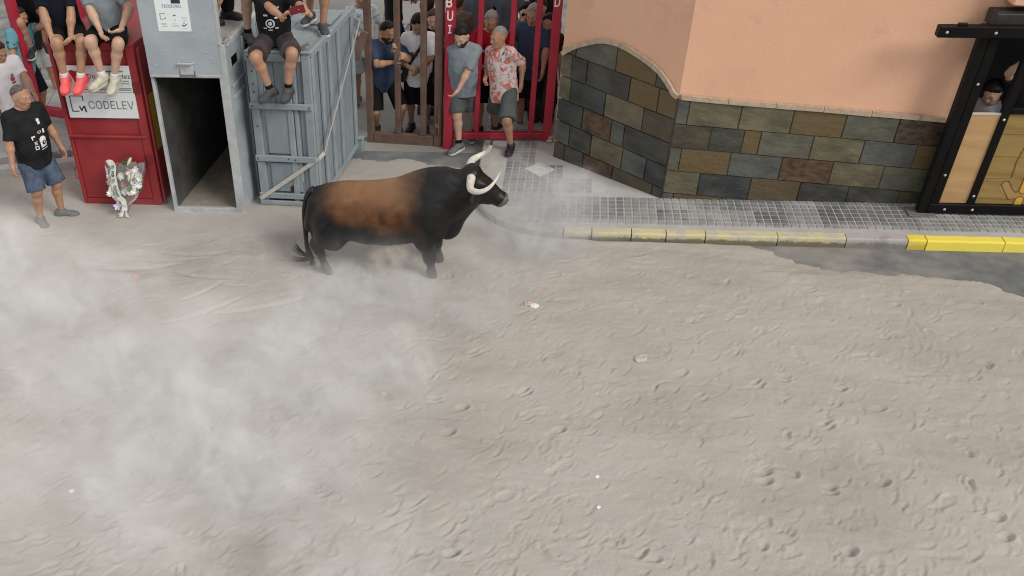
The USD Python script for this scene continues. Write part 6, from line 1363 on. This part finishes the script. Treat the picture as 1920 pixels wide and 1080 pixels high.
person('person in black T-shirt and black trousers at the back beside the red bar', b, -80, S=1.74, hair='black', shirt=black_sh, legs=c_black, leg_len=1.9, shoe=s_black, res=0.014)
b = at(857, 36, 1.36)
person('person in taupe top with their back turned behind the post lettered in white', b, 95, S=1.70, hair='brown', shirt=c_dusty, sleeve=0.85, legs=c_denim, leg_len=1.9, shoe=s_grey, res=0.014)
b = at(1022, 6, 1.40)
person('person in black at the back near the building corner', b, -95, S=1.76, hair='dark', shirt=black_sh, legs=c_black, leg_len=1.9, shoe=s_black, res=0.014)

# -- at the black barrier
x_, u_ = on_y(1862, 158, 9.86); b = (x_ + 0.06, 9.90); fx = -122
person('young man in pale T-shirt peering over the plywood panel', b, fx, S=1.74, z=PAV, pelvis=(-0.25, 0, u_ - PAV - 0.76), lean=(0.36, 0.0), head=(-8, -26), head_roll=6, hand=((0.15, 0.25, 0.95), (0.15, -0.25, 0.95)), hair='black', hair_style='thick', skin_='fair', shirt=c_pale, sleeve=0.8, legs=c_black, leg_len=1.0, shoe=s_black)
x_, u_ = on_y(1916, 138, 9.62); b = (x_ + 0.22, 9.86); fx = -100
person('person in black with a pale forearm resting on the barrier rail', b, fx, S=1.72, z=PAV, hand=((0.28, 0.10, 1.40), lc_(b, fx, x_ - 0.05, 9.58, u_ + 0.04)), elbow=((-0.1, 0.8, -0.5), (-0.1, -0.9, -0.4)), hair='dark', skin_='fair', shirt=black_sh, legs=c_black, leg_len=1.9, shoe=s_black)
# ---------------------------------------------------------------- phone, shoulder bag
xa, za = on_y(579, 14, BY - 0.27); xb, zb_ = on_y(538, 24, BY - 0.27)
pc = np.array([(xa + xb) / 2, BY - 0.29, (za + zb_) / 2 + 0.012]); du = unit([xa - xb, 0, za - zb_]); dv = unit(np.cross([0, -1.0, 0], du)); 
phn = T('phone', 'phone in a dark red case held up sideways by the young man', 'phone', pc)
def plate(w, h, d, r, off=0.0):
    g = extrude(sbox(-w / 2 + r, -h / 2 + r, w / 2 - r, h / 2 - r).buffer(r), d); return place(g, pc + np.array([0, -1, 0]) * off, du, dv if dv[2] > 0 else -dv, [0, -1, 0])
phn.part('case', plate(0.165, 0.080, 0.011, 0.012), M('phone_case', (0.16, 0.012, 0.022), (0.13, 0.010, 0.018), rough=0.4))
phn.part('screen', plate(0.158, 0.073, 0.002, 0.010, -0.003), m_eye)
cam_ = trimesh.creation.icosphere(1, 0.007); cam_.apply_translation(pc + np.array([0, -0.012, 0]) + du * 0.02); phn.part('lens', cam_, m_bolt)
w = wt; S_ = w['s']
bag = T('shoulder_bag', 'small black shoulder bag worn across the white T-shirt', 'bag', w['P'] + np.array([0, 0, 0]))
fc, lc, up = w['fc'], w['lc'], w['up']
def tp(l, u, f): return w['P'] + lc * l + up * u + fc * f
path = [tp(0.10, 0.535, 0.01), tp(0.085, 0.50, 0.115), tp(0.03, 0.38, 0.158), tp(-0.05, 0.26, 0.160), tp(-0.13, 0.14, 0.130), tp(-0.165, 0.08, 0.10)]
bag.part('strap', cat_([bar(a, b, 0.042, 0.006, fc + 0.2 * up) for a, b in zip(path, path[1:])]), m_eye)
q = tp(-0.185, 0.0, 0.10)
bm_ = bx(-0.05, 0.05, -0.11, 0.11, -0.025, 0.025, 0.015); bag.part('pouch', place(bm_, q, unit(lc + 0.3 * fc), unit(up + lc * 0.4), unit(fc - 0.3 * lc)), M('bag_black', (0.012, 0.012, 0.015), (0.02, 0.02, 0.022), rough=0.7))

# ---------------------------------------------------------------- funeral style bouquet propped against the red crate
bo = T('bouquet', 'bouquet of white and pink flowers in clear film with a lettered ribbon', 'bouquet', (-5.2, 9.1, 0))
x0, z0 = on_y(238, 405, 9.10); top = on_y(238, 300, 9.32)
B0 = np.array([x0, 9.10, 0.10]); B1 = np.array([top[0], 9.31, top[1]]); ba = unit(B1 - B0); BL = np.linalg.norm(B1 - B0)
bu = unit(np.array([1, 0, 0]) - ba * ba[0]); bn = np.cross(bu, ba); bn = bn if bn[1] < 0 else -bn
bp_ = lambda u, v, n: B0 + bu * u + ba * v + bn * n
film = usdkit.material(stage, '/World/Looks/clear_wrap', {'t': ('transparent_bsdf', {'color': (0.97, 0.97, 0.98)}), 'g': ('glossy_bsdf', {'roughness': 0.12, 'color': (0.9, 0.9, 0.95)}), 'd': ('diffuse_bsdf', {'color': (0.75, 0.75, 0.8)}), 'f': ('fresnel', {'IOR': 1.45}), 'm': ('mix_closure', {}), 'm2': ('mix_closure', {'fac': 0.10})},
    [('f.fac', 'm.fac'), ('t.BSDF', 'm.closure1'), ('g.BSDF', 'm.closure2'), ('m.closure', 'm2.closure1'), ('d.BSDF', 'm2.closure2')], surface='m2.closure')
rb = np.random.default_rng(12)
# wrapping: a creased cone, open at the top, with a flared foot
nu, nv = 34, 16; V = []
for j in range(nv):
    v = j / (nv - 1)
    hw = np.interp(v, [0, 0.10, 0.16, 0.35, 0.7, 1.0], [0.075, 0.035, 0.035, 0.15, 0.215, 0.235]); hd_ = np.interp(v, [0, 0.1, 0.2, 0.5, 1], [0.05, 0.03, 0.04, 0.09, 0.075])
    for i in range(nu):
        a = 2 * math.pi * i / nu; k = 1 + 0.10 * math.sin(a * 9 + j * 0.4) * (0.3 + abs(v - 0.15)) + rb.normal(0, 0.012)
        vv = v * BL * (1.04 if j == nv - 1 else 1.0) + (rb.normal(0, 0.012) if j == nv - 1 else 0) + (0.03 * math.cos(a) if j == nv - 1 else 0) - 0.06
        V.append(bp_(hw * math.cos(a) * k, vv, hd_ * math.sin(a) * k + 0.03))
Fw = []
for j in range(nv - 1):
    for i in range(nu):
        a, b_, c, d = j * nu + i, j * nu + (i + 1) % nu, (j + 1) * nu + (i + 1) % nu, (j + 1) * nu + i; Fw += [[a, b_, c], [a, c, d]]
m_stem = M('stems', (0.05, 0.10, 0.03), (0.09, 0.14, 0.05), rough=0.6); m_leaf = M('bouquet_leaf', (0.045, 0.085, 0.03), (0.09, 0.13, 0.06), rough=0.5, scale=30, coord='obj')
bo.part('stems', cat_([tube([bp_(rb.normal(0, .02), -0.03, 0.03), bp_(rb.normal(0, .03), 0.12, 0.03), bp_(rb.uniform(-.15, .15), BL * rb.uniform(.5, .85), 0.03)], 0.004, 5) for k in range(22)]), m_stem, kind='stuff')
def petal_flower(c, r, n, m, cup=0.5, layers=2, ax=None):
    ax = bn if ax is None else unit(ax); e1 = unit(np.cross(ax, [0.3, 0.2, 1.0])); e2 = np.cross(ax, e1); out = []
    for L_ in range(layers):
        rr = r * (1 - 0.32 * L_)
        for k in range(n):
            a = 2 * math.pi * (k + 0.5 * L_) / n + rb.normal(0, 0.12); d = e1 * math.cos(a) + e2 * math.sin(a); t = np.cross(ax, d); cu = cup * (1 + 0.7 * L_)
            p = [c, c + d * rr * .5 + t * rr * .28 + ax * rr * .2 * cu, c + d * rr * .5 - t * rr * .28 + ax * rr * .2 * cu, c + d * rr + ax * rr * .55 * cu, c + d * rr * .82 + t * rr * .18 + ax * rr * .5 * cu, c + d * rr * .82 - t * rr * .18 + ax * rr * .5 * cu]
            out.append(trimesh.Trimesh(p, [[0, 2, 1], [1, 2, 5], [1, 5, 4], [4, 5, 3]], process=False))
    return cat_(out)
m_pet = M('white_petal', (0.78, 0.78, 0.74), (0.70, 0.72, 0.68), rough=0.55, scale=40); m_pk = M('pink_petal', (0.74, 0.24, 0.25), (0.78, 0.38, 0.38), rough=0.55, scale=40); m_lil = M('cream_bud', (0.70, 0.68, 0.50), (0.62, 0.62, 0.42), rough=0.5); m_grn = M('green_pom', (0.16, 0.30, 0.05), (0.22, 0.36, 0.08), rough=0.6)
def fl(u, v, r, m, n=7, cup=0.5, name='flower', layers=2):
    c = bp_(u, v * BL, 0.075 + rb.normal(0, .01)); bo.part(name, petal_flower(c, r, n, m, cup, layers, bn + rb.normal(0, .35, 3)), m)
for u, v in ((0.10, .80), (0.15, .83), (0.19, .74), (0.13, .72), (0.07, .76), (0.17, .62), (0.12, .58), (0.20, .67), (-0.16, .70), (-0.17, .55), (-0.14, .42), (-0.11, .30), (-0.15, .34), (0.06, .42), (0.10, .36), (0.14, .40), (0.02, .38), (0.15, .50), (-0.02, .70), (0.19, .54)):
    fl(u, v, rb.uniform(.038, .055), m_pet, 8)
for u, v, r in ((0.0, .72, .046), (0.025, .52, .050), (0.06, .86, .036)): fl(u, v, r, m_pk, 9, 0.9, 'pink_flower', 3)
for u, v in ((0.085, .45), (0.07, .43)): fl(u, v, .040, m_grn, 14, 0.8, 'green_flower', 3)
for u, v, du_ in ((0.05, .92, .05), (0.07, .60, .01), (-0.03, .60, -.02), (0.10, .62, .03)):
    a = bp_(u, v * BL, 0.08); e = bp_(u + du_, v * BL + 0.10, 0.09); bo.part('lily_bud', tube([a, a * .6 + e * .4, a * .25 + e * .75, e], [.006, .020, .017, .003], 8), m_lil, smooth=True)
lv = []
for k in range(70):
    c = bp_(rb.uniform(-.17, .18), rb.uniform(.25, .97) * BL, rb.uniform(0.0, .055)); d = unit(ba + bu * rb.normal(0, .6) + bn * rb.normal(0.1, .3)); t = unit(np.cross(d, bn)); L_ = rb.uniform(.05, .11)
    lv.append(trimesh.Trimesh([c, c + d * L_ * .5 + t * L_ * .18, c + d * L_ * .5 - t * L_ * .18, c + d * L_], [[0, 1, 2], [1, 3, 2]], process=False))
bo.part('leaves', cat_(lv), m_leaf, kind='stuff')
# ribbon with its dark lettering
m_rib = M('ribbon', (0.70, 0.73, 0.66), (0.64, 0.68, 0.60), rough=0.45, scale=30)
rp = [(-0.19, .93, .10), (-0.14, .955, .115), (-0.105, .90, .125), (-0.10, .78, .13), (-0.085, .62, .135), (-0.06, .46, .135), (-0.03, .30, .12), (0.015, .20, .10), (0.03, .10, .09), (0.03, .0, .085)]
C = curve([[u, v * BL, n] for u, v, n in rp], 44); Wd_ = 0.036
Rv, Rf = [], []
for i, (u, v, n) in enumerate(C):
    tg = C[min(i + 1, 43)] - C[max(i - 1, 0)]; tg = tg / np.linalg.norm(tg); nx = np.array([-tg[1], tg[0]]); nx /= np.linalg.norm(nx) + 1e-9
    for s_ in (-1, 1): Rv.append(bp_(u + s_ * nx[0] * Wd_, v + s_ * nx[1] * Wd_, n + 0.006 * math.sin(i * .9) + 0.004 * s_))
for i in range(43): a = 2 * i; Rf += [[a, a + 1, a + 3], [a, a + 3, a + 2]]
rbn = bo.part('ribbon', trimesh.Trimesh(Rv, Rf, process=False), m_rib)
for s_ in (-1, 1):
    Q = [bp_(0.03 + s_ * .0, 0.02, .09), bp_(0.03 + s_ * .055, -0.05, .10), bp_(0.03 + s_ * .075, -0.085, .085), bp_(0.03 + s_ * .02, -0.075, .09)]
    bo.part('ribbon_tail', trimesh.Trimesh(Q, [[0, 1, 3], [1, 2, 3]], process=False), m_rib)
bo.part('bow', cat_([petal_flower(bp_(-0.06, 0.05, .08), .055, 5, m_pet, .6, 2)]), M('lilac_bow', (0.55, 0.54, 0.72), (0.66, 0.66, 0.76), rough=0.5))
txt = 'TU POR EL CLAVAO'; n_ = len(txt); cum = np.concatenate([[0], np.cumsum(np.linalg.norm(np.diff(C, axis=0), axis=1))])
for k, ch in enumerate(txt):
    if ch == ' ': continue
    sdist = np.interp(k, [0, n_ - 1], [0.16, 0.70]) * cum[-1]
    c = np.array([np.interp(sdist, cum, C[:, a]) for a in range(3)]); c2 = np.array([np.interp(sdist + .01, cum, C[:, a]) for a in range(3)]); tg = c2 - c; tg /= np.linalg.norm(tg)
    up_ = -(bu * (-tg[1]) + ba * tg[0]); up_ = unit(up_); rd = unit(bu * tg[0] + ba * tg[1])
    g = meshkit.text_mesh(ch, 0.030, 0.002, True); v = g.vertices.copy(); v[:, 0] -= v[:, 0].mean(); v[:, 1] -= 0.015
    bo.part('letter', place(trimesh.Trimesh(v, g.faces, process=False), bp_(c[0], c[1], c[2] + .013), rd, -up_ if (up_ @ bu) < 0 else up_, bn), m_ink, parent=rbn)
bo.part('clear_wrap', trimesh.Trimesh(V, Fw, process=False), film, smooth=True)

# ---------------------------------------------------------------- far end of the side street
wp = T('white_panel', 'tall white panel with a blue upper edge standing behind the crowd', 'panel', (-2.6, 16.7, 0))
m_wp = M('bright_panel', (0.86, 0.88, 0.88), (0.82, 0.84, 0.84), rough=0.5)
q0, q1 = at(762, 30), at(846, 33); yy = 16.6
wp.part('board', bx(q0[0], q1[0], yy, yy + 0.05, 0.03, 0.47), m_wp); wp.part('upper_edge', bx(q0[0] - .02, q1[0] + .02, yy - 0.012, yy + 0.062, 0.47, 0.58), M('blue_edge', (0.10, 0.14, 0.38), (0.09, 0.12, 0.33), rough=0.5))
for x in (q0[0] + .1, q1[0] - .1): wp.part('foot', bx(x - .03, x + .03, yy - .25, yy + .3, 0.0, 0.029), m_galv2)
# ---------------------------------------------------------------- dust kicked up by the bull
BLOBS = [(-30, 480, .28, 1.05, .7), (60, 590, .3, 1.75, .42), (480, 770, .3, 1.9, .40), (230, 860, .3, 1.8, .36), (700, 565, .25, 1.35, .36), (30, 560, .35, 1.2, .6), (180, 560, .25, 1.0, .5), (110, 712, .32, .8, .85), (225, 700, .32, .75, .95), (350, 738, .3, .5, 1.2), (330, 640, .25, .9, .7), (520, 640, .25, .85, .8), (640, 565, .2, .8, .7), (780, 560, .2, .72, 1.0), (895, 570, .2, .55, 1.25),
         (935, 500, .25, .7, .85), (1010, 400, .35, .72, 1.5), (1065, 362, .3, .7, 1.5), (965, 345, .2, .6, 1.0), (1115, 408, .25, .5, 1.2), (1010, 445, .25, .62, 2.5), (1075, 440, .2, .45, 2.0), (950, 432, .2, .55, 1.8), (905, 420, .2, .5, .7), (740, 680, .25, .6, 1.05), (590, 760, .25, .8, .9), (600, 880, .3, .75, 1.0), (480, 900, .3, .8, .9), (640, 1000, .3, .7, 1.1), (300, 1010, .3, .7, .8), (700, 1065, .3, .6, 1.0),
         (200, 880, .2, .9, .4), (330, 425, .15, .9, .22), (480, 470, .2, .7, .3), (650, 505, .15, .5, .6), (1000, 470, .2, .5, .9)]
SQ = 0.5                                    # the puffs are flattened
def plume():
    pts = [(692, 528, .06, .16), (700, 508, .12, .19), (715, 488, .2, .22), (735, 474, .26, .22), (752, 465, .28, .16), (684, 535, .04, .14), (722, 500, .1, .2)]
    nodes = {'g': ('geometry', {}), 'n': ('noise_texture', {'scale': 6.0, 'detail': 6.0, 'roughness': 0.6, 'distortion': 0.6}), 'nr': ('map_range', {'range_type': 'smoothstep', 'from_min': 0.42, 'from_max': 0.62, 'to_min': 0.0, 'to_max': 14.0, 'clamp': True}),
             'v': ('principled_volume', {'color': (0.84, 0.75, 0.62), 'anisotropy': -0.42}), 'mu': ('math', {'math_type': 'multiply'})}
    links = [('g.position', 'n.vector'), ('n.fac', 'nr.value'), ('nr.result', 'mu.value2'), ('mu.value', 'v.density')]
    prev, fs = None, []
    for k, (px, py, h, r) in enumerate(pts):
        x, z = on_y(px, py, 7.95); y = 7.95; h = max(z, 0.05)
        nodes[f'd{k}'] = ('vector_math', {'math_type': 'distance', 'vector2': (x, y, h + gz(x))}); nodes[f'm{k}'] = ('map_range', {'range_type': 'smoothstep', 'from_min': 0.1 * r, 'from_max': r, 'to_min': 1.0, 'to_max': 0.0, 'clamp': True})
        links += [('g.position', f'd{k}.vector1'), (f'd{k}.value', f'm{k}.value')]
        if prev: nodes[f'a{k}'] = ('math', {'math_type': 'maximum'}); links += [(prev, f'a{k}.value1'), (f'm{k}.result', f'a{k}.value2')]; prev = f'a{k}.value'
        else: prev = f'm{k}.result'
        fs.append(ell([x, y, h], [r, r, r]))
    links.append((prev, 'mu.value1'))
    mat = usdkit.material(stage, '/World/Looks/dirt', nodes, links, volume='v.volume')
    solo('dirt_plume', build(cut(su(fs, 0.05), [0, 0, 0.012], [0, 0, -1]), 0.04, 0), mat, 'denser beige spurt of dirt thrown up under the belly of the bull', 'dust', kind='stuff')
plume()
def dust():
    nodes = {'g': ('geometry', {}), 'wn': ('noise_texture', {'scale': 1.5, 'detail': 3.0}), 'w1': ('vector_math', {'math_type': 'multiply_add', 'vector2': (0.8, 0.8, 0.5), 'vector3': (-0.4, -0.4, -0.25)}), 'w2': ('vector_math', {'math_type': 'add'})}
    links = [('g.position', 'wn.vector'), ('wn.color', 'w1.vector1'), ('w1.vector', 'w2.vector1'), ('g.position', 'w2.vector2')]
    nodes['sc'] = ('mapping', {'scale': (1, 1, 1 / SQ)}); links.append(('w2.vector', 'sc.vector'))
    prev, fs = None, []
    for k, (px, py, h, r, w) in enumerate(BLOBS):
        x, y = at(px, py, h); z = h + gz(x)
        nodes[f'd{k}'] = ('vector_math', {'math_type': 'distance', 'vector2': (x, y, z / SQ)})
        nodes[f'm{k}'] = ('map_range', {'range_type': 'smoothstep', 'from_min': 0.12 * r, 'from_max': r, 'to_min': w, 'to_max': 0.0, 'clamp': True})
        links += [('sc.vector', f'd{k}.vector1'), (f'd{k}.value', f'm{k}.value')]
        if prev: nodes[f'a{k}'] = ('math', {'math_type': 'maximum' if k % 3 else 'add'}); links += [(prev, f'a{k}.value1'), (f'm{k}.result', f'a{k}.value2')]; prev = f'a{k}.value'
        else: prev = f'm{k}.result'
        fs.append(ell([x, y, max(h, 0.06)], [r * 1.02, r * 1.02, r * SQ * 1.05]))
    nodes['n'] = ('noise_texture', {'scale': 1.05, 'detail': 3.0, 'roughness': 0.5, 'distortion': 0.4}); links.append(('w2.vector', 'n.vector'))
    nodes['nr'] = ('map_range', {'range_type': 'smoothstep', 'from_min': 0.34, 'from_max': 0.66, 'to_min': 0.45, 'to_max': 1.15, 'clamp': True}); links.append(('n.fac', 'nr.value'))
    nodes['nf'] = ('noise_texture', {'scale': 3.4, 'detail': 6.0, 'roughness': 0.6, 'distortion': 1.1}); links.append(('w2.vector', 'nf.vector'))
    nodes['nq'] = ('map_range', {'range_type': 'smoothstep', 'from_min': 0.36, 'from_max': 0.66, 'to_min': 0.45, 'to_max': 1.7, 'clamp': True}); links.append(('nf.fac', 'nq.value'))
    nodes['nm'] = ('math', {'math_type': 'multiply'}); links += [('nr.result', 'nm.value1'), ('nq.result', 'nm.value2')]
    nodes['mu'] = ('math', {'math_type': 'multiply'}); links += [(prev, 'mu.value1'), ('nm.value', 'mu.value2')]
    nodes['den'] = ('math', {'math_type': 'multiply', 'value2': DUST}); links.append(('mu.value', 'den.value1'))
    nodes['v'] = ('principled_volume', {'color': (0.955, 0.962, 0.98), 'anisotropy': -0.44}); links.append(('den.value', 'v.density'))
    mat = usdkit.material(stage, '/World/Looks/dust', nodes, links, volume='v.volume')
    f = su(fs, 0.15); f = cut(f, [0, 0, 0.012], [0, 0, -1])
    m = build(f, 0.11, 0)
    solo('dust_cloud', m, mat, 'pale cloud of dust drifting low over the sand from the left edge to the bull', 'dust', kind='stuff')
DUST = 1.0
dust()
